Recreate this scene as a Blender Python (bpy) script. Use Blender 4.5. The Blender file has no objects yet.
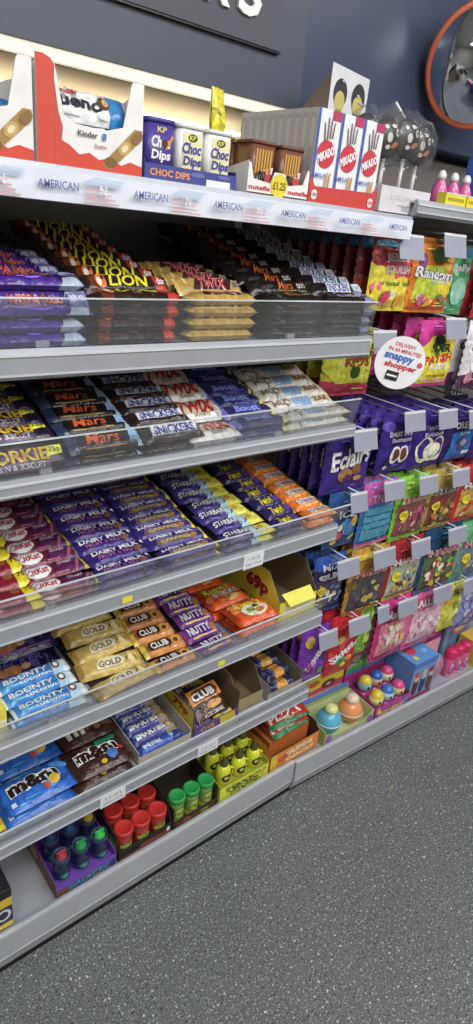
import bpy, bmesh, math, random
from mathutils import Vector, Matrix, Euler
random.seed(7)
sc = bpy.context.scene
C = bpy.context.collection
R = math.radians

# ------------------------------------------------------------------ materials
_m = {}
def lin(h):
    h = h.lstrip('#'); v = [int(h[i:i+2], 16)/255 for i in (0, 2, 4)]
    g = .3*v[0]+.55*v[1]+.15*v[2]; v = [x+(g-x)*.10 for x in v]; v = [.02+.98*x for x in v]
    return tuple(x/12.92 if x <= .04045 else ((x+.055)/1.055)**2.4 for x in v) + (1,)
def mat(h, rough=.42, metal=0.0, bump=.25, scale=60, var=.10, kind='print', emit=0):
    key = (h, rough, metal, bump, scale, var, kind, emit)
    if key in _m: return _m[key]
    m = bpy.data.materials.new(kind + '_' + h); m.use_nodes = True
    nt = m.node_tree; n = nt.nodes; l = nt.links; b = n['Principled BSDF']
    tc = n.new('ShaderNodeTexCoord'); nz = n.new('ShaderNodeTexNoise')
    nz.inputs['Scale'].default_value = scale; nz.inputs['Detail'].default_value = 3
    l.new(tc.outputs['Object'], nz.inputs['Vector'])
    r = n.new('ShaderNodeValToRGB'); c = lin(h)
    r.color_ramp.elements[0].position = .3; r.color_ramp.elements[1].position = .7
    r.color_ramp.elements[0].color = tuple(x*(1-var) for x in c[:3]) + (1,)
    r.color_ramp.elements[1].color = tuple(min(1, x*(1+var)) for x in c[:3]) + (1,)
    l.new(nz.outputs['Fac'], r.inputs['Fac']); l.new(r.outputs['Color'], b.inputs['Base Color'])
    b.inputs['Roughness'].default_value = rough; b.inputs['Metallic'].default_value = metal
    if bump:
        bp = n.new('ShaderNodeBump'); bp.inputs['Strength'].default_value = bump
        bp.inputs['Distance'].default_value = .004
        l.new(nz.outputs['Fac'], bp.inputs['Height']); l.new(bp.outputs['Normal'], b.inputs['Normal'])
    if emit:
        b.inputs['Emission Color'].default_value = c; b.inputs['Emission Strength'].default_value = emit
    _m[key] = m; return m
def foil(h): return mat(h, .23, .0, .75, 75, .28, 'wrapper')
def card(h): return mat(h, .55, 0, .05, 40, .05, 'card')
def steel(h='a9adb5'): return mat(h, .38, .25, .04, 14, .04, 'painted_steel')
def plastic(h, r=.3): return mat(h, r, 0, .03, 30, .04, 'plastic')
def clear(name, tint='e8eef2', haze=.045, rough=.12):
    if name in _m: return _m[name]
    m = bpy.data.materials.new(name); m.use_nodes = True
    nt = m.node_tree; n = nt.nodes; l = nt.links; n.remove(n['Principled BSDF'])
    t = n.new('ShaderNodeBsdfTransparent'); t.inputs[0].default_value = tuple(.9+.1*x for x in lin(tint)[:3]) + (1,)
    g = n.new('ShaderNodeBsdfGlossy'); g.inputs['Roughness'].default_value = rough
    d = n.new('ShaderNodeBsdfDiffuse'); d.inputs[0].default_value = lin(tint)
    a = n.new('ShaderNodeMixShader'); b = n.new('ShaderNodeMixShader'); lw = n.new('ShaderNodeLayerWeight')
    nz = n.new('ShaderNodeTexNoise'); nz.inputs['Scale'].default_value = 9; tc = n.new('ShaderNodeTexCoord')
    l.new(tc.outputs['Object'], nz.inputs['Vector'])
    mr = n.new('ShaderNodeMapRange'); mr.inputs[3].default_value = haze*.4; mr.inputs[4].default_value = haze*1.6
    l.new(nz.outputs['Fac'], mr.inputs[0]); l.new(mr.outputs[0], a.inputs[0])
    l.new(t.outputs[0], a.inputs[1]); l.new(d.outputs[0], a.inputs[2])
    lw.inputs['Blend'].default_value = .25
    mm = n.new('ShaderNodeMath'); mm.operation = 'MULTIPLY'; mm.inputs[1].default_value = .30
    l.new(lw.outputs['Fresnel'], mm.inputs[0]); l.new(mm.outputs[0], b.inputs[0])
    l.new(a.outputs[0], b.inputs[1]); l.new(g.outputs[0], b.inputs[2])
    l.new(b.outputs[0], n['Material Output'].inputs[0])
    _m[name] = m; return m

# ------------------------------------------------------------------ mesh builder
class MB:
    def __init__(s): s.v = []; s.f = []; s.mi = []; s.mats = []; s.sm = []
    def slot(s, m):
        if m not in s.mats: s.mats.append(m)
        return s.mats.index(m)
    def add(s, vs, fs, m, smooth=False):
        o = len(s.v); k = s.slot(m); s.v += [tuple(v) for v in vs]
        for f in fs: s.f.append([i+o for i in f]); s.mi.append(k); s.sm.append(smooth)
    def box(s, x0, x1, y0, y1, z0, z1, m, skip=''):
        vs = [(x, y, z) for z in (z0, z1) for y in (y0, y1) for x in (x0, x1)]
        F = {'b': (0, 2, 3, 1), 't': (4, 5, 7, 6), 'f': (0, 1, 5, 4), 'k': (2, 6, 7, 3), 'l': (0, 4, 6, 2), 'r': (1, 3, 7, 5)}
        if isinstance(m, dict):
            for k, f in F.items():
                if k not in skip: s.add(vs, [f], m.get(k, m.get('*')))
        else: s.add(vs, [f for k, f in F.items() if k not in skip], m)
    def prism(s, prof, x0, x1, m):          # profile in (y,z), extruded along x
        n = len(prof); vs = [(x0, y, z) for y, z in prof] + [(x1, y, z) for y, z in prof]
        s.add(vs, [[i, (i+1) % n, n+(i+1) % n, n+i] for i in range(n)] + [list(range(n))[::-1], [n+i for i in range(n)]], m)
    def slab(s, poly, fr, th, m, side=None):  # polygon in (u,v) of frame fr, thickness th behind it
        n = len(poly); vs = [fr(u, v, 0) for u, v in poly] + [fr(u, v, -th) for u, v in poly]
        s.add(vs, [list(range(n))], m); s.add(vs, [[n+i for i in range(n)][::-1]], side or m)
        s.add(vs, [[i, n+i, n+(i+1) % n, (i+1) % n] for i in range(n)], side or m)
    def lathe(s, prof, cx, cy, z0, m, seg=20, cap=True, smooth=True):   # prof [(r,z)...]; m material or list per band
        vs = []
        for r, z in prof:
            for k in range(seg):
                a = 2*math.pi*k/seg; vs.append((cx+r*math.cos(a), cy+r*math.sin(a), z0+z))
        for i in range(len(prof)-1):
            mm = m[i] if isinstance(m, list) else m
            s.add(vs if False else [vs[i*seg+k] for k in range(seg)] + [vs[(i+1)*seg+k] for k in range(seg)],
                  [[k, (k+1) % seg, seg+(k+1) % seg, seg+k] for k in range(seg)], mm, smooth)
        if cap:
            s.add([vs[k] for k in range(seg)], [list(range(seg))[::-1]], m[0] if isinstance(m, list) else m)
            s.add([vs[(len(prof)-1)*seg+k] for k in range(seg)], [list(range(seg))], m[-1] if isinstance(m, list) else m)
    def tube(s, pts, r, m, seg=8):
        pts = [Vector(p) for p in pts]; rings = []
        for i, p in enumerate(pts):
            d = (pts[min(i+1, len(pts)-1)] - pts[max(i-1, 0)]).normalized()
            a = d.cross(Vector((0, 0, 1)));
            if a.length < .1: a = d.cross(Vector((1, 0, 0)))
            a.normalize(); b = d.cross(a)
            rings.append([p + r*(math.cos(2*math.pi*k/seg)*a + math.sin(2*math.pi*k/seg)*b) for k in range(seg)])
        vs = [v for q in rings for v in q]
        fs = [[i*seg+k, i*seg+(k+1) % seg, (i+1)*seg+(k+1) % seg, (i+1)*seg+k] for i in range(len(pts)-1) for k in range(seg)]
        fs += [list(range(seg))[::-1], [(len(pts)-1)*seg+k for k in range(seg)]]
        s.add(vs, fs, m, True)
    def ball(s, c, r, m, seg=14, sq=(1, 1, 1), f=None):
        vs = []; fs = []; rg = seg//2
        for i in range(rg+1):
            t = math.pi*i/rg
            for k in range(seg):
                a = 2*math.pi*k/seg; d = (math.sin(t)*math.cos(a), math.sin(t)*math.sin(a), math.cos(t))
                q = f(d) if f else 1
                vs.append(tuple(c[j]+r*sq[j]*d[j]*q for j in range(3)))
        for i in range(rg):
            for k in range(seg): fs.append([i*seg+k, (i+1)*seg+k, (i+1)*seg+(k+1) % seg, i*seg+(k+1) % seg])
        s.add(vs, fs, m, True)
    def mesh(s, name):
        me = bpy.data.meshes.new(name); me.from_pydata(s.v, [], s.f)
        for m in s.mats: me.materials.append(m)
        me.polygons.foreach_set('material_index', s.mi); me.polygons.foreach_set('use_smooth', s.sm)
        bm = bmesh.new(); bm.from_mesh(me); bmesh.ops.remove_doubles(bm, verts=bm.verts, dist=1e-6)
        bm.to_mesh(me); bm.free(); me.update(); return me

def frame(o, U, V, N):
    o, U, V, N = Vector(o), Vector(U), Vector(V), Vector(N)
    return lambda u, v, k=0: tuple(o+U*u+V*v+N*k)

# ------------------------------------------------------------------ printed artwork (text and flat shapes mapped on a surface)
_t = {}
def text_tris(s, bold=.0):
    if (s, bold) in _t: return _t[(s, bold)]
    cu = bpy.data.curves.new('tmp', 'FONT'); cu.body = s; cu.dimensions = '2D'; cu.fill_mode = 'FRONT'
    cu.resolution_u = 2; cu.offset = bold; cu.size = 1
    ob = bpy.data.objects.new('tmp', cu); me = ob.to_mesh()
    vs = [(v.co.x, v.co.y) for v in me.vertices]; fs = [tuple(p.vertices) for p in me.polygons]
    ob.to_mesh_clear(); bpy.data.objects.remove(ob); bpy.data.curves.remove(cu)
    x0 = min(v[0] for v in vs); x1 = max(v[0] for v in vs); y0 = min(v[1] for v in vs); y1 = max(v[1] for v in vs)
    vs = [((x-x0)/(x1-x0)-.5, (y-y0)/(y1-y0)-.5) for x, y in vs]
    _t[(s, bold)] = (vs, fs); return vs, fs
def flat_item(it, a, b):        # -> (verts2d, faces, colour); a,b scale normalised units to metres
    k = it[0]
    if k == 'r': P = [(it[1], it[2]), (it[3], it[2]), (it[3], it[4]), (it[1], it[4])]; col = it[5]
    elif k == 'p': P = it[1]; col = it[2]
    elif k == 'e':
        _, cx, cy, rx, ry, col = it[:6]; rot = it[6] if len(it) > 6 else 0
        P = []
        for i in range(18):
            t = 2*math.pi*i/18; x, y = rx*a*math.cos(t), ry*b*math.sin(t)
            P.append((cx+(x*math.cos(rot)-y*math.sin(rot))/a, cy+(x*math.sin(rot)+y*math.cos(rot))/b))
    elif k == 't':
        s, cx, cy, w, h, col = it[1:7]; o = it[7] if len(it) > 7 else {}
        if a != 1: w, h = w*2, h*1.35
        vs, fs = text_tris(s, round(o.get('bold', .025)*.5, 3)); rot = o.get('rot', 0); sh = o.get('shear', 0); out = []
        arc = o.get('arc', 0)
        for x, y in vs:
            X, Y = x*w*a, y*h*b; X += sh*Y; Y += -arc*b*(2*x)**2
            out.append((cx*a+X*math.cos(rot)-Y*math.sin(rot), cy*b+X*math.sin(rot)+Y*math.cos(rot)))
        return out, fs, col
    return [(x*a, y*b) for x, y in P], [tuple(range(len(P)))], col
def art(mb, items, fr, a=1, b=1, step=None, base=.0004, mf=None):
    for i, it in enumerate(items):
        vs, fs, col = flat_item(it, a, b)
        bm = bmesh.new(); bv = [bm.verts.new((x, y, 0)) for x, y in vs]
        for f in fs:
            try: bm.faces.new([bv[j] for j in f])
            except ValueError: pass
        if step:
            bmesh.ops.triangulate(bm, faces=bm.faces)
            for _ in range(3):
                e = [e for e in bm.edges if e.calc_length() > step]
                if not e: break
                bmesh.ops.subdivide_edges(bm, edges=e, cuts=1); bmesh.ops.triangulate(bm, faces=bm.faces)
        bm.verts.index_update()
        bm.normal_update()
        F = [[v.index for v in (f.verts if f.normal.z > 0 else reversed(f.verts))] for f in bm.faces]
        mb.add([fr(v.co.x, v.co.y, base + .00025*i) for v in bm.verts], F, (mf or foil)(col) if isinstance(col, str) else col, True)
        bm.free()

# ------------------------------------------------------------------ objects
B2 = []; REC = [False]
def link(name, mb, parent=None, loc=(0, 0, 0), rot=(0, 0, 0)):
    me = mb if isinstance(mb, bpy.types.Mesh) else mb.mesh(name)
    o = bpy.data.objects.new(name, me); C.objects.link(o); o.location = loc; o.rotation_euler = rot
    if parent: o.parent = parent
    elif REC[0]: B2.append(o)
    return o
def tag(o, label, cat, group=None, kind=None):
    o['label'] = label; o['category'] = cat
    if group: o['group'] = group
    if kind: o['kind'] = kind
    return o
def thing(name, label, cat, loc=(0, 0, 0), group=None, rot=(0, 0, 0)):
    o = bpy.data.objects.new(name, None); C.objects.link(o); o.location = loc; o.rotation_euler = rot
    o.empty_display_size = .05
    if REC[0]: B2.append(o)
    return tag(o, label, cat, group)
def struct(name, mb, loc=(0, 0, 0)):
    o = link(name, mb, None, loc); o['kind'] = 'structure'; return o
ORD = ['first', 'second', 'third', 'fourth', 'fifth', 'sixth', 'seventh', 'eighth', 'ninth', 'tenth', 'eleventh', 'twelfth', 'thirteenth']

# pillow wrapper: length along u, width along v, thickness in N direction; flat pack with crimped ends
def prof(t, e, r):                       # t in -1..1 ; e flat crimp share ; r ramp share
    d = 1-abs(t)
    if d <= e: return 0
    return min(1, ((d-e)/r))**.5 if d-e < r else 1
def pillow(L, W, T, base, zones=(), items=(), cu=.06, cv=.0, ru=.16, rv=.45, upright=False, nu=26, nv=10, hole=False, seed=0, back=None, wob=.09, mf=None):
    """flat: lies with its base on z=0, u->x, v->y. upright: hangs, u->x, v->z (bottom at z=0), bulge along -y."""
    rnd = random.Random(seed); ph = [rnd.uniform(0, 6.28) for _ in range(6)]; mf = mf or foil
    def h(u, v):
        a = prof(2*u/L, cu, ru); b = prof(2*v/W, cv, rv); g = a*b
        w = 1 + wob*(math.sin(u*95+ph[0])*math.sin(v*120+ph[1]) + .7*math.sin(u*230+ph[2]+v*90))
        e = 1-min(1, (1-abs(2*u/L))/.3)
        w += e*.22*math.sin(v*2*math.pi/.011+ph[3])*a
        return .5*T*g*w
    def top(u, v, k=0):
        H = h(u, v)+k
        if upright: return (u, -H, v+W/2)
        return (u, v, T/2+H)
    def bot(u, v):
        H = h(u, v)
        if upright: return (u, H*.8+.0006, v+W/2)
        return (u, v, max(0, T/2-H)-.0004 if H > T*.05 else T/2-.0006)
    mb = MB()
    # zig-zag cut ends
    us = [-.5+i/nu for i in range(nu+1)]; vs_ = [-.5+j/nv for j in range(nv+1)]
    def zoneat(u):
        c = base
        for z in zones:
            if z[0] <= u < z[1]: c = z[2]
        return c
    for side in (0, 1):
        P = []
        for i, u in enumerate(us):
            for j, v in enumerate(vs_):
                uu = u*L; vv = v*W
                if i in (0, nu) and j % 2 and cu: uu *= .975
                P.append(top(uu, vv) if side == 0 else bot(uu, vv))
        groups = {}
        for i in range(nu):
            for j in range(nv):
                uc = (us[i]+us[i+1]); vc = (vs_[j]+vs_[j+1])
                if hole and abs(uc) < .1 and j == nv-1: continue
                a = i*(nv+1)+j; f = [a, a+nv+1, a+nv+2, a+1]
                if side: f.reverse()
                c = zoneat(uc) if not callable(base) else base(uc, vc)
                if back and side: c = back
                groups.setdefault(c, []).append(f)
        for c, F in groups.items(): mb.add(P, F, mf(c), True)
    if not callable(base):
        def tone(c, k):
            v = [int(c[i:i+2], 16) for i in (0, 2, 4)]; return ''.join('%02x' % int(max(0, min(255, x*k + (40 if k > 1 else 0)))) for x in v)
        big = upright or W > .08; pre = []
        for _ in range(6 if big else 3): pre.append(('e', rnd.uniform(-.8, .8), rnd.uniform(-.6, .6), rnd.uniform(.1, .3), rnd.uniform(.1, .3), tone(base, rnd.choice((.7, 1.15))), rnd.uniform(0, 3)))
        post = []
        for _ in range(5 if big else 2):
            x, y, w_ = rnd.uniform(-.75, .3), rnd.choice((-.86, -.72, .82, .7, -.8)), rnd.uniform(.15, .5); post.append(('r', x, y, x+w_, y+.035 if big else y+.07, tone(base, 1.5)))
        items = pre + list(items) + post
    art(mb, items, top, L/2, W/2, step=.009, base=.0007, mf=mf)
    return mb.mesh('wrapper')

# ------------------------------------------------------------------ room
def floor_mat():
    m = bpy.data.materials.new('speckled_vinyl'); m.use_nodes = True
    nt = m.node_tree; n = nt.nodes; l = nt.links; b = n['Principled BSDF']; tc = n.new('ShaderNodeTexCoord')
    prev = None
    def rgb(c):
        r = n.new('ShaderNodeRGB'); r.outputs[0].default_value = lin(c); return r.outputs[0]
    col = rgb('5d6062')
    nz = n.new('ShaderNodeTexNoise'); nz.inputs['Scale'].default_value = 3; l.new(tc.outputs['Object'], nz.inputs['Vector'])
    mx = n.new('ShaderNodeMix'); mx.data_type = 'RGBA'; l.new(nz.outputs['Fac'], mx.inputs[0])
    l.new(rgb('585b5d'), mx.inputs[6]); l.new(rgb('66696b'), mx.inputs[7]); col = mx.outputs[2]
    for sc_, th, c, seed in ((170, .62, '33363a', 3), (210, .655, 'b4b8bb', 11), (330, .63, '8d9295', 23), (120, .70, 'd2d5d6', 37)):
        q = n.new('ShaderNodeTexNoise'); q.inputs['Scale'].default_value = sc_; q.inputs['Detail'].default_value = 1
        mp = n.new('ShaderNodeMapping'); mp.inputs['Location'].default_value = (seed, seed*2, 0)
        l.new(tc.outputs['Object'], mp.inputs['Vector']); l.new(mp.outputs[0], q.inputs['Vector'])
        r = n.new('ShaderNodeValToRGB'); r.color_ramp.elements[0].position = th-.015; r.color_ramp.elements[1].position = th+.015
        l.new(q.outputs['Fac'], r.inputs['Fac'])
        mx = n.new('ShaderNodeMix'); mx.data_type = 'RGBA'
        l.new(r.outputs['Color'], mx.inputs[0]); l.new(col, mx.inputs[6]); l.new(rgb(c), mx.inputs[7]); col = mx.outputs[2]
    l.new(col, b.inputs['Base Color']); b.inputs['Roughness'].default_value = .5
    return m
def grid_mat(h, name, rough=.55):
    return mat(h, rough, 0, .02, 6, .06, name)

mb = MB(); mb.box(-3, 6, -3.2, .7, -.05, 0, floor_mat()); struct('floor', mb)
NAVY = grid_mat('3c4562', 'navy_paint', .33); SLATE = grid_mat('474c5b', 'slate_board', .42)
mb = MB(); mb.box(-3, 6, .5, .6, 0, 3, grid_mat('8f8c8a', 'wall_paint')); struct('wall_back', mb)
mb = MB(); mb.box(-3, 6, -3.3, -3.2, 0, 3, grid_mat('cfc8b8', 'wall_paint')); struct('wall_opposite', mb)
mb = MB(); mb.box(6, 6.1, -3.3, .6, 0, 3, grid_mat('b9b6b0', 'wall_paint')); struct('wall_right', mb)
mb = MB(); mb.box(-3.1, -3, -3.3, .6, 0, 3, grid_mat('b9b6b0', 'wall_paint')); struct('wall_left', mb)
mb = MB(); mb.box(-3.1, 6.1, -3.3, .6, 3, 3.1, grid_mat('d9d8d4', 'ceiling_tile')); struct('ceiling', mb)
# fascia above the shelving: slate over the near bay, navy beyond
mb = MB(); mb.box(-3, 1.165, .34, .499, 1.80, 2.998, SLATE); struct('trim_1', mb)
mb = MB(); mb.box(1.165, 5.99, .345, .499, 1.80, 2.998, NAVY); struct('trim_2', mb)
# cream light strip along the bottom edge of the slate fascia
mb = MB(); mb.box(-1, 1.163, .345, .36, 1.779, 1.799, mat('f6ecd2', .5, 0, 0, 10, .02, 'lit_strip', .32))
tag(link('light_strip', mb), 'long cream lit strip along the bottom edge of the slate fascia', 'light')
# cream lit recess behind the top shelf and thin LED line
mb = MB(); mb.box(-1, 1.16, .478, .498, 1.60, 1.799, mat('c9bba2', .6, 0, 0, 6, .04, 'cream_panel')); struct('trim_3', mb)
mb = MB(); mb.box(-1, 1.1, .458, .474, 1.742, 1.750, mat('fff0d0', .5, 0, 0, 10, .01, 'led', 1.3))
mb.box(-1, 1.1, .474, .4775, 1.738, 1.754, plastic('d8d8d8'))
tag(link('led_tube', mb), 'thin warm glowing LED line on the cream panel behind the top shelf', 'light')
# sign board
t = thing('sign_board', 'slate grey sign board with white lettering high above the near shelves', 'sign', (0, .3395, 0))
mb = MB(); mb.box(-1, 1.083, -.012, 0, 1.893, 2.35, grid_mat('4c4f59', 'sign_face')); mb.box(-1, 1.085, -.010, -.0005, 1.889, 1.892, plastic('1c1d22'))
link('board', mb, t)
def letters(s, x, z, w, h, th=.006):
    vs, fs = text_tris(s, .02); m = MB(); n = len(vs)
    P = [(x+a*w, -.0125, z+b*h) for a, b in vs]; Q = [(p[0], -.0125-th, p[2]) for p in P]
    m.add(P+Q, [[i+n for i in f] for f in fs], plastic('f4f4f2'))
    ed = {}
    for f in fs:
        for i in range(len(f)):
            e = (f[i], f[(i+1) % len(f)]); ed[e] = 1
    for (a, b) in ed:
        if (b, a) not in ed: m.add([P[a], P[b], Q[b], Q[a]], [[0, 1, 2, 3]], plastic('e4e4e2'))
    return m
for s, x, w, h, z in (('D', .56, .062, .085, 1.975), ('R', .635, .062, .085, 1.975), ('I', .695, .014, .085, 1.975)): pass
link('letter', letters('D', .645, 1.979, .058, .088), t); link('letter', letters('R', .718, 1.978, .056, .088), t)
link('letter', letters('i', .772, 1.978, .013, .088), t); link('letter', letters('n', .828, 1.967, .054, .066), t)
link('letter', letters('K', .904, 1.978, .062, .088), t); link('letter', letters('S', .985, 1.978, .060, .092), t)

# convex mirror
cm = Vector((1.672, .23, 1.975)); cam_loc = Vector((0, -.9, 1.5525))
dirv = (Vector((.3, -1.6, 1.35)) - cm).normalized(); q = dirv.to_track_quat('Z', 'Y')
t = thing('convex_mirror', 'round convex security mirror with an orange rim at upper right', 'mirror', cm); t.rotation_mode = 'QUATERNION'; t.rotation_quaternion = q
mm = mat('dfe3e6', .04, 1, 0, 5, .01, 'mirror'); RM = .132
prof_ = [(RM*math.sin(a)/math.sin(1.0), .075*(math.cos(a)-math.cos(1.0))/(1-math.cos(1.0))) for a in [1.0-i*.1 for i in range(10)]] + [(.0005, .075)]
mb = MB(); mb.lathe(prof_, 0, 0, 0, mm, 48, cap=False); link('mirror_dome', mb, t)
mb = MB(); mb.lathe([(RM-.004, -.012), (RM+.006, -.012), (RM+.008, 0), (RM+.004, .006), (RM-.004, .004)], 0, 0, 0, plastic('d4603a'), 48, cap=False); link('rim', mb, t)
mb = MB(); mb.lathe([(RM-.003, -.012), (.03, -.035), (.03, -.06)], 0, 0, 0, plastic('2a2a2c'), 24); link('back_shell', mb, t)
mb = MB(); mb.tube([(0, 0, -.055), (0, .02, -.085)], .01, plastic('2a2a2c')); link('bracket', mb, t)

# tall cream racks across the aisle (seen only in the mirror)
for i, x in enumerate((-1.2, .2, 1.6, 3.0)):
    mb = MB(); mb.box(x, x+1.3, -2.75, -2.35, 0, 2.3, grid_mat('cdbf9f', 'rack_face'))
    for k in range(9): mb.box(x+.03+k*.14, x+.06+k*.14, -2.35, -2.33, .1, 2.2, grid_mat('8a6d45', 'rack_goods'))
    tag(link('tall_rack', mb), 'tall cream rack across the aisle reflected in the round mirror', 'rack', 'cream racks seen in the mirror')
# ceiling lights
for i, x in enumerate((-.9, .9, 2.7)):
    mb = MB(); mb.box(x-.6, x+.6, -1.75, -1.15, 2.985, 2.997, plastic('d0d0d0')); t = thing('ceiling_light', 'square lit ceiling panel above the aisle', 'light', (0, 0, 0), 'ceiling panels over the aisle')
    link('light_frame', mb, t); mb = MB(); mb.box(x-.57, x+.57, -1.72, -1.18, 2.978, 2.984, mat('ffffff', .5, 0, 0, 4, .01, 'diffuser', 3)); link('diffuser', mb, t)

# ------------------------------------------------------------------ shelving unit (near bay)
X0, X1, DEP = .134, 1.134, .45
ST = steel('a3a7af'); ST2 = steel('b4b8c0'); DK = steel('5e6168')
def bay(name, label, x0, x1, top, pegs, extra=0, yo=0.0, zo=0.0):
    t = thing(name, label, 'shelving', (0, 0, 0))
    mb = MB(); mb.box(x0, x1-.001, .452, .476, .02, top, steel('6b6e75') if not pegs else steel('7d7672')); link('back_panel', mb, t)
    for x in (x0+.004, x1-.034):
        mb = MB(); mb.box(x, x+.028, .425, .4515, .02, top, steel('8d9097'))
        for k in range(int(top/.05)-1): mb.box(x+.010, x+.018, .4245, .4252, .06+k*.05, .09+k*.05, plastic('15161a'))
        link('upright_post', mb, t)
    mb = MB(); mb.box(x0, x1-.001, .012+yo, .45, .100+zo, .118+zo, ST2); link('base_deck', mb, t)
    mb = MB(); mb.prism([(yo+.012, .136+zo), (yo+.001, .139+zo), (yo-.003, .133+zo), (yo-.004, .066+zo), (yo+.006, .030+zo), (yo+.011, .030+zo), (yo+.0115, .09+zo)], x0, x1-.0025, steel('bcc0c6'))
    bf = link('base_front', mb, t)
    mb = MB(); mb.box(x0+.001, x1-.003, yo-.0046, yo-.0036, .068+zo, .0695+zo, steel('d6dae0')); mb.box(x0+.001, x1-.003, yo-.0036, yo+.004, .1372+zo, .1398+zo, steel('d6dae0')); link('edge_bead', mb, bf)
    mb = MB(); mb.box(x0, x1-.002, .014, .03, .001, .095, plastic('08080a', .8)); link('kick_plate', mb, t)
    return t
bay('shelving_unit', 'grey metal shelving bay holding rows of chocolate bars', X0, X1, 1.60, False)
REC[0] = True
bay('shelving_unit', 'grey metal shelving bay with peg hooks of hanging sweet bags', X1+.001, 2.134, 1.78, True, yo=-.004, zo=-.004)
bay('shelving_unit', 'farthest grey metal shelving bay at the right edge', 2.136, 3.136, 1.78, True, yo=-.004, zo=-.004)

REC[0] = False
def shelf(name, label, z, rail_h, riser, x0=X0, x1=X1, strips=(), brackets=True):
    """z top surface; front rail of height rail_h"""
    t = thing(name, label, 'shelf', (0, 0, z))
    mb = MB(); mb.box(x0, x1, .006, .424, -.004, 0, ST2)
    mb.box(x0, x1, .395, .42, -.03, -.004, ST); link('deck', mb, t)
    mb = MB(); mb.prism([(.0055, .002), (-.002, .003), (-.004, -.004), (-.005, -rail_h+.006), (.0, -rail_h), (.012, -rail_h), (.012, -rail_h+.003), (.0055, -.006)], x0, x1, ST)
    fr_ob = link('front_rail', mb, t)
    mb = MB(); mb.box(x0+.001, x1-.001, -.0062, -.0042, -.008, -.004, steel('dfe3e8')); mb.box(x0+.001, x1-.001, -.0065, -.0052, -rail_h+.006, -rail_h+.009, steel('cdd1d7'))
    link('rail_bead', mb, fr_ob)
    if brackets:
        for x in (x0+.002, x1-.006):
            mb = MB(); vs = [(x, .02, -.005), (x, .44, -.005), (x, .44, -.09), (x, .40, -.09), (x, .02, -.03)]
            w = [(a+.003, b, c) for a, b, c in vs]; mb.add(vs+w, [[0, 1, 2, 3, 4], [9, 8, 7, 6, 5]] + [[i, 5+i, 5+(i+1) % 5, (i+1) % 5] for i in range(5)], steel('8d9097')); link('bracket', mb, t)
    if riser:
        h, lean = riser; c = clear('clear_plastic')
        mb = MB(); mb.prism([(.003, .004), (-.002-lean, h), (-.0035-lean, h), (.0015, .004)], x0+.002, x1-.002, c); rp = link('riser_panel', mb, t)
        mb = MB(); mb.prism([(-.0015-lean, h), (-.0015-lean, h+.0022), (-.0045-lean, h+.0022), (-.0045-lean, h)], x0+.002, x1-.002, clear('riser_edge', 'dfe6ea', .75)); link('riser_edge', mb, rp)
        for x in (x0+.25, x1-.25):
            mb = MB(); mb.box(x, x+.02, -.001, .0045, .0035, .012, clear('clip_clear', 'c8ccd0', .3)); link('riser_clip', mb, rp)
    for (x, w, h, colr, txt) in strips:
        fr = frame((x, -.0066, -rail_h/2-.001), (1, 0, 0), (0, 0, 1), (0, -1, 0)); mb = MB()
        mb.slab([(-w/2, -h/2), (w/2, -h/2), (w/2, h/2), (-w/2, h/2)], fr, .0006, plastic(colr, .5))
        it = [('t', txt[0], 0, .25, .6, .32, '6c7078', {'bold': 0}), ('t', txt[1], 0, -.45, .8, .22, '8a8e96', {'bold': 0})] if txt else []
        art(mb, it, fr, w/2, h/2, mf=lambda c: plastic(c, .5)); link('price_label' if txt else 'sticker', mb, fr_ob)
    return t
ZT, ZA, ZB, ZC, ZD, ZE, ZF = 1.599, 1.360, 1.163, .911, .658, .409, .118
tp = shelf('display_shelf', 'topmost shelf with a patterned AMERICAN price strip', ZT, .042, None, x1=1.20)
shelf('display_shelf', 'grey shelf directly under the patterned strip, gold and black wrapped bars stacked behind clear riser', ZA, .042, (.072, .004))
shelf('display_shelf', 'second snack shelf down, with a low clear riser over white wrapped bars', ZB, .030, (.062, .004))
shelf('display_shelf', 'third snack shelf down, carrying red and purple bars, white label on rail', ZC, .043, (.066, .03),
      strips=[(.862, .058, .038, 'e4e6ea', ('11.01.25', '5000 12334')), (.545, .022, .013, 'f0e030', None)])
shelf('display_shelf', 'fourth snack shelf down, carrying gold bars and big orange packs', ZD, .044, (.071, .03),
      strips=[(.800, .020, .013, 'f0e030', None)])
shelf('display_shelf', 'lowest snack shelf, carrying blue and brown candy bags, two white rail labels', ZE, .040, (.066, .03),
      strips=[(.524, .062, .036, 'e4e6ea', ('11.01', '5000 4281')), (.785, .062, .034, 'e4e6ea', ('12.01', '5000 1196'))])
# patterned price strip: part of the topmost shelf
fr = frame((0, -.0068, -.022), (1, 0, 0), (0, 0, 1), (0, -1, 0)); mb = MB()
mb.slab([(X0+.002, -.019), (1.199, -.019), (1.199, .018), (X0+.002, .018)], fr, .001, plastic('dfe3ee', .3))
it = []
x = .20; k = 0
while x < 1.20:
    if x+.03 < 1.19:
        for j in range(4): it.append(('r', x-.030, -.017+.0052*j, x+.024-.006*j, -.0153+.0052*j, 'd8a0a8'))
        for j in range(5): it.append(('p', [(x-.036+.004*j, .006+.002*j), (x+.02+.002*j, .005+.002*j), (x+.024+.002*j, .0062+.002*j), (x-.034+.004*j, .0072+.002*j)], 'b4c8e4'))
        it.append(('t', 'N', x-.002, 0, .010, .012, 'eef0f8'))
    if x+.075+.045 < 1.2: it.append(('t', 'AMERICAN', x+.075, .001, .058, .0105, '6a72b0', {'bold': .03}))
    x += .142; k += 1
art(mb, it, fr, 1, 1, mf=lambda c: plastic(c, .3)); link('price_strip', mb, [c for c in tp.children if c.name.startswith('front_rail')][0])

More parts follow.
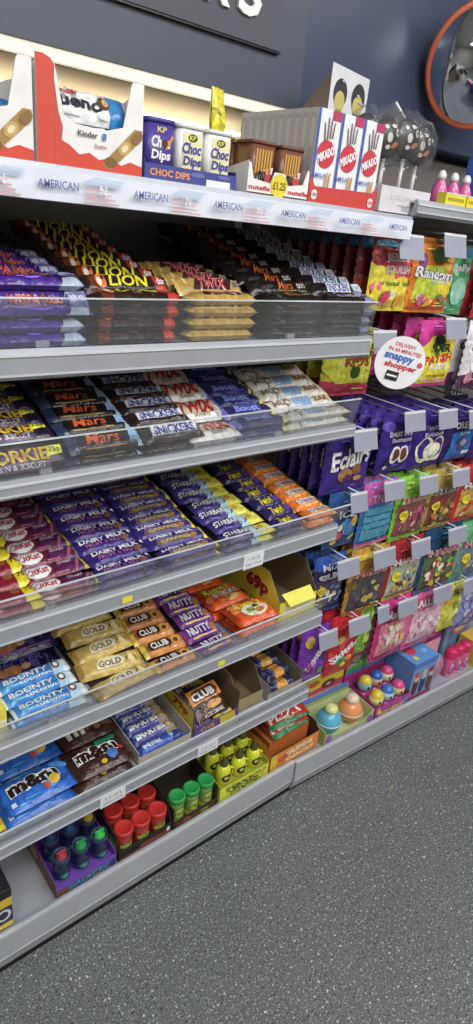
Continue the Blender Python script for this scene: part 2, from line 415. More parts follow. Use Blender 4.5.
# ------------------------------------------------------------------ chocolate bars in rows
def col_of(sku, me, xc, W, T, z0, yf, nfront, nrows, pitch, slope, cat_, shelfname, desc, dy0=.0, h0=None, name='chocolate_bar', jit=1.0, rampcol='241c1a', L=.17, lean=None, rampx=None, show=False, face=None):
    """nfront flat layers at the front, then nrows rows climbing a card ramp"""
    grp = desc + ' rows on the ' + shelfname
    rnd = random.Random(sku); first = True
    def put(loc, rx, label):
        o = link(name, me, None, loc, (rx, 0, R(rnd.uniform(-2.3, 2.3)*jit)))
        tag(o, label, cat_, grp); return o
    names = ['bottom layer', 'second layer', 'third layer', 'fourth layer', 'fifth layer']
    for k in range(nfront):
        lay = 'only layer' if nfront == 1 else ('top layer' if k == nfront-1 else names[k])
        put((xc+rnd.uniform(-.003, .003)*jit, yf+rnd.uniform(-.0015, .0015)*jit, z0+.0006+k*(T+.0006)), 0, f'{desc}, {lay}, front, {shelfname}')
    if show:
        put((xc+.004, yf-.004, z0+.0025+nfront*(T+.0006)+W/2*math.sin(R(58))), R(58), f'{desc}, face-on at the front, {shelfname}')
        put((xc-.004, yf-.0, z0+.001+nfront*(T+.0006)+W*math.sin(R(58))+.008), R(8), f'{desc}, atop the face-on one, {shelfname}')
    if face:
        a = R(face); put((xc+rnd.uniform(-.003, .003), yf-.002, z0+.0015+nfront*(T+.0006)+W/2*math.sin(a)), a, f'{desc}, face-on at the front, {shelfname}')
    th = math.atan(slope); n = (0, -math.sin(th), math.cos(th)); h = (h0 if h0 is not None else max(0, nfront-1)*T + .004)
    ys = yf + W/2 + .003 + dy0
    if nrows:
        # ramp
        mb = MB(); ye = ys + pitch*nrows + .002; y1 = min(ye, .418); a, b = rampx or (-L*.40, L*.40)
        mb.prism([(ys, z0+.0005), (y1, z0+.0005), (y1, z0+h+slope*(y1-ys)-.0015), (ys, z0+h-.0015)], xc+a, xc+b, card(rampcol))
        o = link('display_riser', mb); tag(o, f'dark riser under the {desc}, {shelfname}', 'riser')
    for j in range(nrows):
        y = ys + pitch*(j+.5)
        ln = lean or th
        z = z0 + h + slope*(y-W/2*math.cos(ln)-ys) + W/2*math.sin(ln) + .0015
        put((xc+rnd.uniform(-.004, .004)*jit, y, z), ln + rnd.uniform(-.02, .02)*jit, f'{desc}, {ORD[j]} row back, {shelfname}')

def logo_plate(txt, pc, tc, x=0, w=.6, h=.6, sh=.2, fit=.9):
    return [('p', [(x-w/2-.02, -h/2), (x+w/2-.02, -h/2), (x+w/2+.02, h/2), (x-w/2+.02, h/2)], pc), ('t', txt, x, 0, w*fit, h*.62, tc, {'shear': sh, 'bold': .035})]
NB = dict(nu=24, nv=8)
D = {}
def bar(k, L, W, T, base, zones=(), items=(), **kw):
    o = dict(NB); o.update(kw); D[k] = (pillow(L, W, T, base, zones, items, seed=len(D), **o), L, W, T)
# upper shelf
bar('wispa', .150, 0.038, 0.0195, '45258c', [(.42, .9, 'aab6cc'), (.9, 1.1, '3a1c78')], [('t', 'WISPA', -.45, 0, .32, .62, 'e8603c', {'shear': .1, 'bold': .05}), ('e', -.05, .0, .06, .5, '8a4a30'), ('t', 'duo', .17, 0, .17, .5, 'e87050', {'bold': .05}), ('r', .47, -.55, .86, .55, '5a58a0'), ('t', 'WIN WIN', .66, .1, .16, .4, 'e8e8f8')])
bar('darkbar', .150, .038, .0195, '1a181c', [], [('t', 'DARK', .1, 0, .3, .5, '3c3a44')])
bar('lion', .168, 0.038, 0.0195, '2c1c16', [(.62, .86, 'c23428'), (-.85, -.55, '6a3018')], [('e', -.62, 0, .11, .7, 'e87a34'), ('e', -.66, -.1, .05, .4, 'f4e8d8'), ('e', -.58, .25, .03, .2, '3a1c10'), ('t', 'LION', -.02, 0, .42, .86, 'f0e024', {'bold': .05, 'shear': .25}), ('t', 'duo', .72, 0, .1, .6, 'f4e4e0', {'bold': .04})])
bar('twix', .150, 0.038, 0.0195, 'bd9748', [(-1.1, -.9, 'd8b868'), (.9, 1.1, 'd8b868')], [('p', [(-.6, -.62), (.5, -.62), (.66, .62), (-.44, .62)], '3a2420'), ('t', 'TWIX', 0, 0, .42, 1.0, 'f4ece8', {'shear': .35, 'bold': .08}), ('t', 'TWIX', 0, 0, .42, .9, 'd02c3c', {'shear': .35, 'bold': .04}), ('t', 'xtra', .72, 0, .1, .5, '3858b8', {'bold': .04})])
bar('mars', .165, 0.038, 0.0195, '1b1514', [(.86, 1.1, '4a3020')], [('t', 'Mars', .1, .05, .22, .7, 'c8602c', {'shear': .25, 'bold': .03}), ('r', -.2, -.62, .5, -.54, '8a6830'), ('t', 'DUO', .6, 0, .12, .45, 'd8cfc4')])
bar('snickers', .160, 0.038, 0.0195, '241a1c', [(.5, .86, '7f86ae')], [('p', [(-.52, -.62), (.38, -.62), (.46, .62), (-.44, .62)], 'eceef4'), ('t', 'SNICKERS', -.03, 0, .40, .8, '2c3c98', {'shear': .15, 'bold': .05}), ('p', [(.5, -.5), (.84, -.5), (.86, .5), (.52, .5)], 'd0d4e8'), ('t', 'DUO', .68, 0, .1, .4, '40405c')])
S_A = 'highest snack shelf'; S_B = 'second snack shelf'; S_C = 'third snack shelf'; S_D = 'fourth snack shelf'; S_E = 'lowest snack shelf'
def put_col(k, xc, z0, nf, nr, slope, shelfname, desc, pitch=None, yf=.026, jit=1, **kw):
    me, L, W, T = D[k]
    col_of(k+shelfname, me, xc, W, T, z0, yf, nf, nr, pitch or (W+.0008)*math.cos(math.atan(slope)), slope, 'chocolate bar', shelfname, desc, L=L, jit=jit, **kw)
put_col('wispa', .398, ZA, 2, 4, .20, S_A, 'purple twin bar with orange lettering and silver end', pitch=.038, lean=R(42), h0=.062, show=True)
put_col('darkbar', .385, ZA, 0, 5, .16, S_A, 'plain near-black bar behind the purple twin bars', pitch=.038, lean=R(30), h0=.105, yf=.195)
put_col('lion', .562, ZA, 4, 8, .24, S_A, 'brown bar with yellow capitals and red tip', pitch=.038, lean=R(42))
put_col('twix', .735, ZA, 4, 4, .14, S_A, 'gold foil bar with red slanted lettering', pitch=.038, lean=R(42))
put_col('mars', .904, ZA, 4, 9, .27, S_A, 'black bar with small orange script', pitch=.038, lean=R(42))
put_col('snickers', 1.068, ZA, 4, 9, .28, S_A, 'dark bar with blue capitals on white panel', pitch=.038, lean=R(42))
# dark flat cartons standing behind the gold bars
def flat_box(name, label, cat, x0, x1, y0, y1, z0, z1, cols, items=None, group=None):
    mb = MB(); mb.box(x0, x1, y0, y1, z0, z1, {k: card(c) for k, c in cols.items()})
    it = items or {}
    if 'f' in it: art(mb, it['f'], frame(((x0+x1)/2, y0, (z0+z1)/2), (1, 0, 0), (0, 0, 1), (0, -1, 0)), (x1-x0)/2, (z1-z0)/2, mf=card)
    if 't' in it: art(mb, it['t'], frame(((x0+x1)/2, (y0+y1)/2, z1), (1, 0, 0), (0, 1, 0), (0, 0, 1)), (x1-x0)/2, (y1-y0)/2, mf=card)
    if 'l' in it: art(mb, it['l'], frame((x0, (y0+y1)/2, (z0+z1)/2), (0, -1, 0), (0, 0, 1), (-1, 0, 0)), (y1-y0)/2, (z1-z0)/2, mf=card)
    o = link(name, mb); tag(o, label, cat, group); return o
for k in range(5):
    flat_box('carton', f'black flat carton behind the gold foil bars, {["bottom","second","third","fourth","top"][k]} of its pile', 'carton', .672+.004*k, .80+.003*k, .27+.004*k, .41, ZA+.001+k*.025, ZA+.0255+k*.025, {'*': '191416'}, {'f': [('r', -.8, -.15, .6, .1, '3a3634')], 't': [('t', 'NUTTY', 0, 0, .6, .4, '4c4644')]}, 'black cartons behind the gold bars')

# second shelf
bar('yorkie', .150, 0.042, 0.019, '33203c', [(.6, .8, '241430')], [('r', -1, -.95, .5, -.35, '5a4a60'), ('t', 'YORKIE', -.22, .22, .72, .78, 'e8b824', {'bold': .07}), ('t', 'RAISIN & BISCUIT', -.22, -.62, .62, .3, 'd8d0dc'), ('p', [(.45, -.1), (.8, .0), (.84, .8), (.5, .72)], 'f0e838'), ('t', '75p', .65, .35, .13, .4, '2a2020')])
bar('marsb', .140, 0.04, 0.017, '1f1715', [(-1.1, -.75, '2c3c5c'), (.8, 1.1, '96b4d0')], [('t', 'Mars', -.06, .06, .44, .84, 'dc6034', {'shear': .3, 'bold': .03}), ('p', [(.6, -.6), (.84, -.6), (.9, .5), (.66, .5)], '8cb4dc'), ('r', -.6, -.86, .5, -.76, '9c7c3c')])
bar('snickb', .132, 0.04, 0.017, '2a1d1b', [(.86, 1.1, '3a2a26')], [('p', [(-.76, -.55), (.74, -.55), (.82, .55), (-.68, .55)], 'f0f0f4'), ('t', 'SNICKERS', .02, 0, .68, .78, '2838a0', {'shear': .15, 'bold': .07})])
bar('twixwhite', .128, .062, .030, 'e6e2de', [], [('p', [(-.75, -.62), (.62, -.62), (.78, .60), (-.6, .60)], 'd8b89a'), ('t', 'TWIX', .0, 0, .66, .92, '5a1418', {'shear': .3, 'bold': .10}), ('t', 'TWIX', .0, 0, .66, .84, 'd83038', {'shear': .3, 'bold': .045}), ('t', 'WHITE', .1, -.74, .3, .16, '8a6a3a')])
bar('boost', .140, 0.04, 0.019, '2c2a66', [(-1.1, -.84, '7a74c8'), (.74, .9, 'f0e040'), (.9, 1.1, '2c2a66')], [('p', [(-.6, -.6), (.3, -.6), (.4, .6), (-.5, .6)], '4a48b0'), ('t', 'Boost', -.08, 0, .44, .8, '94a8f0', {'shear': .2, 'bold': .06})])
bar('whitebar', .205, 0.04, 0.02, 'dfdad0', [(.84, 1.1, 'e8dc90'), (-1.1, -.86, 'd8cfc0')], [('p', [(-.35, -.8), (.15, -.8), (.22, .8), (-.28, .8)], '88b0d8'), ('t', 'MILKY', -.62, 0, .24, .6, '8a7a68', {'shear': .2}), ('t', 'BAR', .55, 0, .22, .7, '9a6a40', {'shear': .2, 'bold': .05})])
bar('whitebar2', .205, 0.04, 0.02, 'e4dfd6', [(.84, 1.1, 'e8d880')], [('p', [(-.2, -.8), (.3, -.8), (.36, .8), (-.14, .8)], '2c3c6c'), ('t', 'milk', -.55, 0, .22, .6, '7a6a60', {'shear': .2}), ('e', .6, 0, .1, .5, 'a87040')])
put_col('yorkie', .366, ZB, 0, 8, .30, S_B, 'purple-brown bar with gold capitals and yellow price', face=50, h0=.030, yf=.028)
put_col('marsb', .508, ZB, 1, 9, .32, S_B, 'dark bar with large orange script', face=36, h0=.034)
put_col('snickb', .640, ZB, 1, 9, .32, S_B, 'brown bar with blue capitals on white', face=30, h0=.034)
put_col('twixwhite', .742, ZB, 1, 5, .34, S_B, 'bulky white pack with red slanted letters', yf=.034, h0=.016)
put_col('boost', .860, ZB, 2, 8, .30, S_B, 'violet bar with pale blue script and yellow end')
put_col('whitebar', 1.022, ZB, 2, 4, .38, S_B, 'long white bar with pale blue patch')
me, L, W, T = D['whitebar2']
for j in range(4):
    tag(link('chocolate_bar', me, None, (1.012, .258+.042*j, ZB+.003), (R(4), 0, R(-1+j))), f'long white bar with navy patch, {ORD[j]} row behind the blue-patched bars', 'chocolate bar', 'navy-patched white bars')

# third shelf
def kk(k, base, extra=(), zones=()): bar(k, .128, .040, .017, base, zones, [('e', -.52, 0, .40, .86, 'f4f0f0'), ('t', 'KitKat', -.52, 0, .33, .62, 'c8202c', {'shear': .2, 'bold': .06, 'rot': .05})]+list(extra))
kk('kitkaty', '8c1c2c', [('e', .3, .2, .12, .4, 'a06038'), ('t', '75p', .72, .1, .16, .55, '5a4010')], [(.52, .92, 'f0d820')])
kk('kitkat', '74203a', [('p', [(.0, -.9), (.5, -.9), (.6, .9), (.1, .9)], '5c2656'), ('t', 'CHUNKY', .35, .3, .22, .3, 'f0d0d8')], [(.5, .86, '4c2450'), (.86, 1.1, 'c8b848')])
bar('dmfruit', .138, 0.039, 0.018, '35247a', [(.86, 1.1, '241650')], [('t', 'DAIRY MILK', -.08, .32, .74, .46, 'f4f0f8', {'bold': .06, 'shear': .1}), ('t', 'FRUIT & NUT', -.1, -.35, .6, .34, 'c06898'), ('e', .55, -.4, .12, .3, '8a5838'), ('e', .8, .3, .05, .3, 'f0f0f0')])
bar('dmnut', .142, 0.039, 0.018, '3a2a80', [(.80, 1.1, 'e8dc30')], [('t', 'DAIRY MILK', -.12, .42, .74, .42, 'f4f0f8', {'bold': .06, 'shear': .1}), ('p', [(-.8, -.75), (.5, -.75), (.6, -.05), (-.7, -.05)], '7a6050'), ('t', 'CARAMEL', -.1, -.4, .5, .3, 'e0c890'), ('e', .5, -.4, .12, .32, 'b8803c')])
bar('starbar', .146, 0.039, 0.018, '3a2c78', [(.0, .55, '9cc4d8'), (.3, .84, 'e0dc50'), (.84, 1.1, 'd8d030')], [('p', [(-.0, -.7), (.2, -.7), (.3, .7), (0.06, .7)], 'b8d4dc'), ('t', 'STARBAR', -.42, .1, .46, .6, 'f8f6f0', {'bold': .05, 'shear': .15}), ('e', .5, .0, .14, .3, 'd8a840')])
bar('twirl', .094, 0.038, 0.018, '2c2158', [(.80, 1.1, 'e8dc38')], [('t', 'Twirl', -.18, 0, .44, 1.0, 'f0dc28', {'shear': .2, 'bold': .07}), ('p', [(.3, -.6), (.7, -.5), (.74, .5), (.34, .6)], '5c48a0')])
bar('crunchie', .096, 0.04, 0.019, 'ec7a2c', [(.78, 1.1, 'ecc020'), (-1.1, -.88, 'd86820')], [('p', [(-.6, -.35), (.6, -.35), (.66, .5), (-.54, .5)], 'f4ead8'), ('t', 'Crunchie', .0, .08, .52, .5, '6a3c88', {'bold': .06}), ('r', -.75, -.8, .65, -.55, 'f8a050')])
put_col('kitkaty', .330, ZC, 2, 4, .16, S_C, 'red wafer bar with white oval and yellow end', jit=1.6)
put_col('kitkat', .438, ZC, 2, 9, .16, S_C, 'maroon wafer bar with white oval badge', jit=1.6)
put_col('dmfruit', .561, ZC, 2, 9, .2, S_C, 'purple milk chocolate bar with pink subtitle', jit=1.6)
put_col('dmnut', .703, ZC, 2, 9, .18, S_C, 'violet bar with tan stripe and yellow tip', jit=1.6)
put_col('starbar', .858, ZC, 2, 9, .2, S_C, 'violet bar fading to pale blue and yellow', rampx=(-.055, .055), jit=1.6)
put_col('twirl', .985, ZC, 2, 9, .22, S_C, 'dark violet bar with yellow script', rampx=(-.04, .04), jit=1.6)
put_col('crunchie', 1.083, ZC, 2, 8, .2, S_C, 'orange bar with white name band, yellow end', jit=1.6)

# fourth shelf
bar('bounty', .150, 0.033, 0.02, '3c86d0', [(-1.1, -.88, 'dce8ec'), (.5, .8, 'a8cce4'), (.8, 1.1, 'f0f2f0')], [('t', 'BOUNTY', -.2, .12, .60, .56, 'f4f8fc', {'bold': .06, 'shear': .1}), ('e', .62, .0, .10, .6, '6a4028'), ('e', .62, .0, .06, .36, 'f4f4f0'), ('t', 'coconut', .0, -.6, .44, .24, 'd8ecf8')])
bar('gold', .146, 0.046, 0.021, 'cfae58', [(-1.1, -.8, 'a8823a'), (.8, 1.1, 'b89040')], [('p', [(-.45, -.5), (.3, -.5), (.45, 0), (.3, .5), (-.3, .5), (-.45, 0)], 'ece4c4'), ('t', 'GOLD', -.03, 0, .34, .5, '8a6428', {'bold': .06, 'shear': .1}), ('p', [(.5, -.6), (.72, -.6), (.66, .7), (.54, .7)], 'e8d088')])
bar('club', .112, 0.043, 0.02, 'd0823c', [(-1.1, -.84, 'e8c848'), (.82, 1.1, '5a3420')], [('p', [(-.72, -.5), (.2, -.5), (.32, 0), (.2, .62), (-.6, .62), (-.74, .1)], '44281c'), ('t', 'CLUB', -.22, .05, .38, .6, 'f0ece4', {'bold': .07}), ('e', .5, 0, .2, .5, 'e8a850'), ('e', .5, -.1, .1, .3, '6a3a20')])
bar('nutty', .098, 0.044, 0.02, '5a2c84', [(.5, .8, '8a4a9c'), (-1.1, -.85, '8a3c90')], [('t', 'NUTTY', -.1, .1, .66, .8, 'e8dcf0', {'bold': .08, 'shear': .15}), ('e', .62, -.2, .14, .5, 'b87a40'), ('r', -.7, -.85, .7, -.7, 'e0b040')])
bar('reeses', .125, .085, .026, 'e2521c', [(-1.1, -.86, 'c84018')], [('t', "Reese's", -.1, .38, .62, .5, '4a2010', {'bold': .11, 'shear': .15, 'rot': .05}), ('t', "Reese's", -.1, .38, .62, .46, 'f4d430', {'bold': .05, 'shear': .15, 'rot': .05}), ('t', 'STICKS', .12, -.18, .6, .3, 'f8f4e8', {'bold': .07}), ('e', .2, -.68, .34, .2, 'e8b868'), ('e', .0, -.62, .16, .14, 'a86830')], nu=22, nv=12)
bar('reesesb', .125, .085, .026, 'e2521c', [(-1.1, -.86, 'c84018')], [('t', "Reese's", .0, .42, .6, .42, 'f4d430', {'bold': .06, 'shear': .15}), ('e', .05, -.25, .62, .5, 'ece0c0'), ('e', -.1, -.2, .2, .22, '7a9a50'), ('e', .25, -.4, .2, .2, 'c87830'), ('e', .2, .0, .14, .15, '5a3420')], nu=22, nv=12)
bar('purplebag', .170, .105, .026, '24184e', [], [('p', [(-1, -.1), (-.75, -.7), (-.5, .6), (-.62, .6), (-.76, -.3), (-.92, .5), (-1, .5)], 'd03030'), ('p', [(-.97, .3), (-.8, -.25), (-.62, .6), (-.7, .6), (-.8, .1), (-.9, .6)], 'e8b830'), ('t', 'DOUBLE', .1, .25, .62, .4, '8a90c0', {'bold': .05, 'shear': .2}), ('t', 'DECKER', -.02, -.28, .6, .26, '5a58a8', {'shear': .2}), ('e', -.3, -.6, .3, .22, 'c07848'), ('e', .1, -.55, .12, .12, 'd89868'), ('p', [(.62, .2), (.84, .25), (.84, .7), (.62, .65)], 'e8dc40'), ('r', -.6, -.86, .8, -.8, 'a05890')], nu=26, nv=14)
put_col('bounty', .398, ZD, 2, 2, .2, S_D, 'blue bar with white coconut lettering', jit=1.6)
me, L, W, T = D['purplebag']
for j in range(3): tag(link('chocolate_multipack', me, None, (.395+.004*j, .180+.040*j, ZD+.015+j*.029), (R(14), 0, R(-1+2*j))), f'dark purple multipack with red chevron behind the blue bars, {["bottom one","middle one","top one"][j]}', 'multipack', 'purple multipacks behind the blue bars')
put_col('gold', .558, ZD, 1, 8, .26, S_D, 'gold foil biscuit with pale name badge', jit=3)
put_col('club', .688, ZD, 1, 8, .22, S_D, 'orange biscuit with dark brown name panel', jit=1.5)
put_col('nutty', .797, ZD, 1, 7, .22, S_D, 'purple bar with white capitals and nut picture', jit=1.6)
me1, L, W, T = D['reeses']; me2 = D['reesesb'][0]
k = 0
for (x, y, z, rz, m_, lab) in ((.945, .050, .0, 1, me2, 'orange stick pack with pale oval, bottom front right'), (.945, .050, .027, -2, me2, 'orange stick pack with pale oval, upper front, touching the clear riser'),
    (.925, .138, .0, 2, me1, 'orange stick pack beneath another, second row of its column'), (.925, .142, .0275, 3, me1, 'orange stick pack with yellow script lying second from front'),
    (.915, .232, .0, -2, me1, 'orange stick pack beneath another, third row of its column'), (.915, .234, .0275, -1, me1, 'orange stick pack with yellow script lying third from front'),
    (.91, .325, .0, -2, me1, 'orange stick pack at the bottom of the rear pair'), (.91, .325, .0275, 1, me1, 'orange stick pack on top of the rear pair, in shelf shadow')):
    tag(link('candy_pack', m_, None, (x-.020, y, ZD+.001+z), (0, 0, R(rz))), lab, 'candy pack', 'orange stick packs'); k += 1

# fifth shelf: candy bags lying flat
def mm_items(extra=()): return [('t', 'm&m', -.06, .12, .72, .66, 'f4efe8', {'bold': .28}), ('t', 'm&m', -.06, .12, .70, .58, '2c1c18', {'bold': .10}), ('t', "'s", .42, .25, .1, .25, 'f0ece4', {'bold': .05})]+list(extra)
def bigbag(k, W, H, T, base, zones, items, **kw): D[k] = (pillow(W, H, T, base, zones, items, seed=len(D)+3, cu=kw.pop('cu', .07), cv=.03, ru=.35, rv=.6, nu=24, nv=14, **kw), W, H, T)
bigbag('mmblue', .150, .088, .027, '2c6cd0', [(-1.1, -.9, '2458b4'), (.9, 1.1, '2458b4')], mm_items([('e', .45, -.35, .16, .26, 'e8c040'), ('e', .2, -.55, .1, .14, 'd85030'), ('t', 'crispy', -.45, .72, .2, .14, 'd8e4f4'), ('r', -.85, -.78, -.72, -.58, 'c8d8f0')]))
bigbag('mmyellow', .150, .088, .027, 'ecd030', [], mm_items([('e', .45, -.4, .18, .28, 'd87828'), ('e', .1, -.6, .12, .14, '3c8c40'), ('t', 'peanut', -.4, .72, .3, .14, '5a4010')]))
bigbag('mmbrown', .140, .088, .027, '3c241c', [(.9, 1.1, '54342c')], mm_items([('p', [(.0, .38), (.7, .42), (.86, .9), (.1, .86)], '2f9a68'), ('e', .35, -.42, .17, .28, '4878c8'), ('e', .68, -.25, .09, .14, 'c83828'), ('e', .0, -.66, .1, .12, 'd8b030'), ('r', -.8, .0, -.7, .2, 'd0c8c0')]))
bigbag('mmchoc', .140, .088, .027, '432820', [], [('t', 'choc', -.3, .3, .4, .3, 'd8ccc0', {'bold': .05}), ('p', [(.0, .1), (.75, .1), (.8, .55), (.05, .55)], 'e0cc38'), ('t', 'CARAMEL', .42, .33, .3, .2, '4a3010'), ('t', 'm', -.45, -.3, .3, .5, 'e8e0d8', {'bold': .08}), ('e', .3, -.5, .12, .16, '9a6a30')])
def lay(k, name, x, y, z, rz, label, cat, grp, rx=0): tag(link(name, D[k][0], None, (x, y, z), (R(rx), 0, R(rz))), label, cat, grp)
G5 = 'candy bags on the lowest snack shelf'
lay('mmyellow', 'candy_bag', .226, .058, ZE+.001, 2, 'yellow candy bag at the far left front of the lowest snack shelf', 'candy bag', G5)
lay('mmyellow', 'candy_bag', .222, .150, ZE+.001, -2, 'yellow candy bag behind the front yellow one, mostly outside the left edge', 'candy bag', G5)
lay('mmblue', 'candy_bag', 0.372, .056, ZE+.001, 0, 'blue candy bag lying under the front blue bag', 'candy bag', G5)
lay('mmblue', 'candy_bag', 0.378, .058, ZE+.030, 2, 'front blue candy bag with big brown letters, fully in view', 'candy bag', G5)
lay('mmblue', 'candy_bag', 0.382, .150, ZE+.001, -1, 'blue candy bag lying under the rear blue bag', 'candy bag', G5)
lay('mmblue', 'candy_bag', 0.388, .152, ZE+.030, 1, 'rear blue candy bag, directly behind the front blue one', 'candy bag', G5)
lay('mmblue', 'candy_bag', 0.391, .245, ZE+.001, -2, 'deepest blue candy bag in the shadow of its column', 'candy bag', G5)
lay('mmbrown', 'candy_bag', 0.518, .056, ZE+.001, 1, 'brown candy bag lying under the green-tagged bag', 'candy bag', G5)
lay('mmbrown', 'candy_bag', 0.522, .058, ZE+.030, -1, 'brown candy bag with green tag, at the front', 'candy bag', G5)
lay('mmchoc', 'candy_bag', 0.532, .152, ZE+.001, 0, 'brown candy bag lying under the yellow-banded bag', 'candy bag', G5)
lay('mmchoc', 'candy_bag', 0.536, .153, ZE+.030, 1, 'brown candy bag with yellow band, behind the green-tagged one', 'candy bag', G5)
lay('mmchoc', 'candy_bag', 0.545, .245, ZE+.001, -2, 'deepest brown candy bag in the shadow of its column', 'candy bag', G5)

def tray(name, label, cat, x0, x1, y0, y1, z0, hf, hs, hb, col_out, col_in, items_f=(), items_l=(), th=.0015, slant=0, front_poly=None):
    """open card box: front lip hf, side height hs (sloping to hb at the back)"""
    t = thing(name, label, cat, ((x0+x1)/2, (y0+y1)/2, z0)); w = (x1-x0)/2; d = (y1-y0)/2; o, i = card(col_out), card(col_in)
    mb = MB(); mb.box(-w, w, -d, d, 0, th, {'*': o, 't': i}); link('tray_base', mb, t)
    fr = frame((0, -d, 0), (1, 0, 0), (0, 0, 1), (0, -1, 0)); mb = MB()
    mb.slab(front_poly or [(-w, 0), (w, 0), (w, hf), (-w, hf)], fr, th, o, i)
    if items_f: art(mb, items_f, frame((0, -d, hf/2), (1, 0, 0), (0, 0, 1), (0, -1, 0)), w, hf/2, mf=card)
    link('front_panel', mb, t)
    for sx in (-1, 1):
        mb = MB(); poly = [(-d+th, 0), (d-th, 0), (d-th, hb), (-d+th+slant, hs), (-d+th, hf)]
        if sx < 0:
            fr = frame((-w, 0, 0), (0, 1, 0), (0, 0, 1), (-1, 0, 0)); mb.slab([(a, b) for a, b in poly], fr, th, o, i)
            if items_l: art(mb, items_l, frame((-w, 0, min(hs, hb)/2), (0, -1, 0), (0, 0, 1), (-1, 0, 0)), d, min(hs, hb)/2, mf=card)
        else:
            fr = frame((w, 0, 0), (0, 1, 0), (0, 0, 1), (1, 0, 0)); mb.slab(poly, fr, th, o, i)
            vs = [(w-th, a, b) for a, b in poly]; mb.add(vs, [list(range(len(vs)))], i)
        link('side_panel', mb, t)
    mb = MB(); mb.box(-w, w, d-th, d, 0, hb, {'*': o, 'f': i}); link('back_flap', mb, t)
    return t

# tray of flat tube packs
tray('display_tray', 'pale card tray holding the violet tube packs on the lowest snack shelf', 'tray', .604, .750, .020, .240, ZE+.0005, .022, .034, .060, 'b9b2a4', 'c8c0b0')
bar('smarties', .128, 0.031, 0.025, '3c3c90', [(.45, .84, 'a08a68'), (.84, 1.1, '6c5c4c')], [('t', 'SMARTIES', -.18, .0, .62, .72, 'f0f0fa', {'bold': .09, 'rot': .03}), ('e', .6, 0, .1, .4, 'd0b88c'), ('e', -.82, .3, .06, .3, '58a0d8')], rv=.7)
bar('smartieblue', .128, 0.031, 0.025, '3458b8', [(.4, .84, '2c3c80')], [('t', 'Milk', -.4, .0, .4, .6, 'd8e4f8', {'bold': .06}), ('e', .4, 0, .1, .4, '88b8e8')], rv=.7)
for j in range(6):
    k = 'smartieblue' if j == 0 else 'smarties'
    lay(k, 'chocolate_bar', .677, .0395+.0325*j, ZE+.003+.002*j, 0, ['blue tube pack at the front of the pale tray', 'violet tube pack, second from the front in pale tray', 'violet tube pack, third from the front in pale tray', 'violet tube pack, fourth from the front in pale tray', 'violet tube pack, fifth from the front in pale tray', 'violet tube pack, rearmost in the pale tray'][j], 'chocolate bar', 'tube packs in the pale tray')
tray('display_tray', 'yellow 79p tray of mixed biscuits beside the violet tube packs', 'tray', .758, .898, .020, .235, ZE+.0005, .030, .080, .092, '5a4a86', '6a5c40',
     items_l=[('r', -.95, -.9, .95, .95, 'e8cc2c'), ('t', '79p', .45, .42, .3, .5, 'a02830', {'bold': .1})], items_f=[('t', 'CLUB', -.4, 0, .3, .6, 'e8a040', {'bold': .05}), ('p', [(.2, -.9), (.9, -.9), (.8, .9), (.1, .9)], 'd8c030')])
bigbag('clubbox', .105, .085, .014, '3a2218', [], [('p', [(-.9, .0), (.9, .0), (.9, .9), (-.9, .9)], 'e08838'), ('p', [(-.7, .1), (.6, .1), (.8, .4), (.6, .8), (-.6, .8), (-.8, .4)], '5c3018'), ('t', 'CLUB', -.1, .42, .66, .36, 'f4f0e8', {'bold': .08}), ('e', .2, -.35, .44, .22, 'd89048'), ('t', 'SALTED CARAMEL', 0, -.8, .6, .16, 'e8d8c8')], cu=.01)
lay('clubbox', 'chocolate_bar', .830, .073, ZE+.042, 4, 'orange and brown biscuit pack tilted on the 79p tray', 'biscuit pack', None, rx=32)
bar('clubmix', .062, .036, .020, 'd8b83c', [], [('r', -.5, -.6, .4, .5, '3c58a0'), ('t', 'CLUB', 0, 0, .34, .5, 'f0f0f0', {'bold': .05})])
bar('clubmix2', .062, .036, .020, '34406c', [(-1.1, -.6, '6a3c8c')], [('t', 'CLUB', 0, 0, .5, .6, 'e8d070', {'bold': .05}), ('p', [(.4, -.6), (.8, -.5), (.8, .5), (.5, .6)], 'd8c040')])
for j in range(5):
    for i in range(2):
        lay('clubmix' if (i+j) % 2 else 'clubmix2', 'chocolate_bar', .795+.066*i, .044+.0375*j, ZE+.003, 0, f'{"yellow and blue" if (i+j)%2 else "navy and violet"} small biscuit, {"left" if i==0 else "right"} half of the 79p tray, {ORD[j]} from front', 'chocolate bar', 'small biscuits in the 79p tray')
tray('display_box', 'empty open brown card box between the two biscuit trays, lowest snack shelf', 'box', .904, .988, .030, .250, ZE+.0005, .040, .095, .100, 'a08c64', '7d6c4a', slant=.04)
tray('display_tray', 'pale tray of navy and gold biscuits at the right end, lowest snack shelf', 'tray', 1.000, 1.126, .020, .260, ZE+.0005, .022, .050, .075, 'a8a49c', '8a7a5c')
bar('navygold', .105, .046, .024, '262846', [(-.3, .3, 'd8963c')], [('t', 'GOLDEN', 0, 0, .3, .4, '6a4018', {'bold': .04}), ('e', -.45, 0, .12, .4, '40447c')])
for j in range(5): lay('navygold', 'chocolate_bar', 1.063, .048+.0465*j, ZE+.003+.003*j, (-4, 3, -2, 4, 0)[j], f'navy biscuit with gold middle, {ORD[j]} from the front in its pale tray', 'chocolate bar', 'navy and gold biscuits')
for j in range(3): lay('navygold', 'chocolate_bar', 1.063, .068+.05*j, ZE+.028+.0035*j, (6, -5, 3)[j], f'navy biscuit with gold middle, upper layer, {ORD[j]} from front', 'chocolate bar', 'navy and gold biscuits')
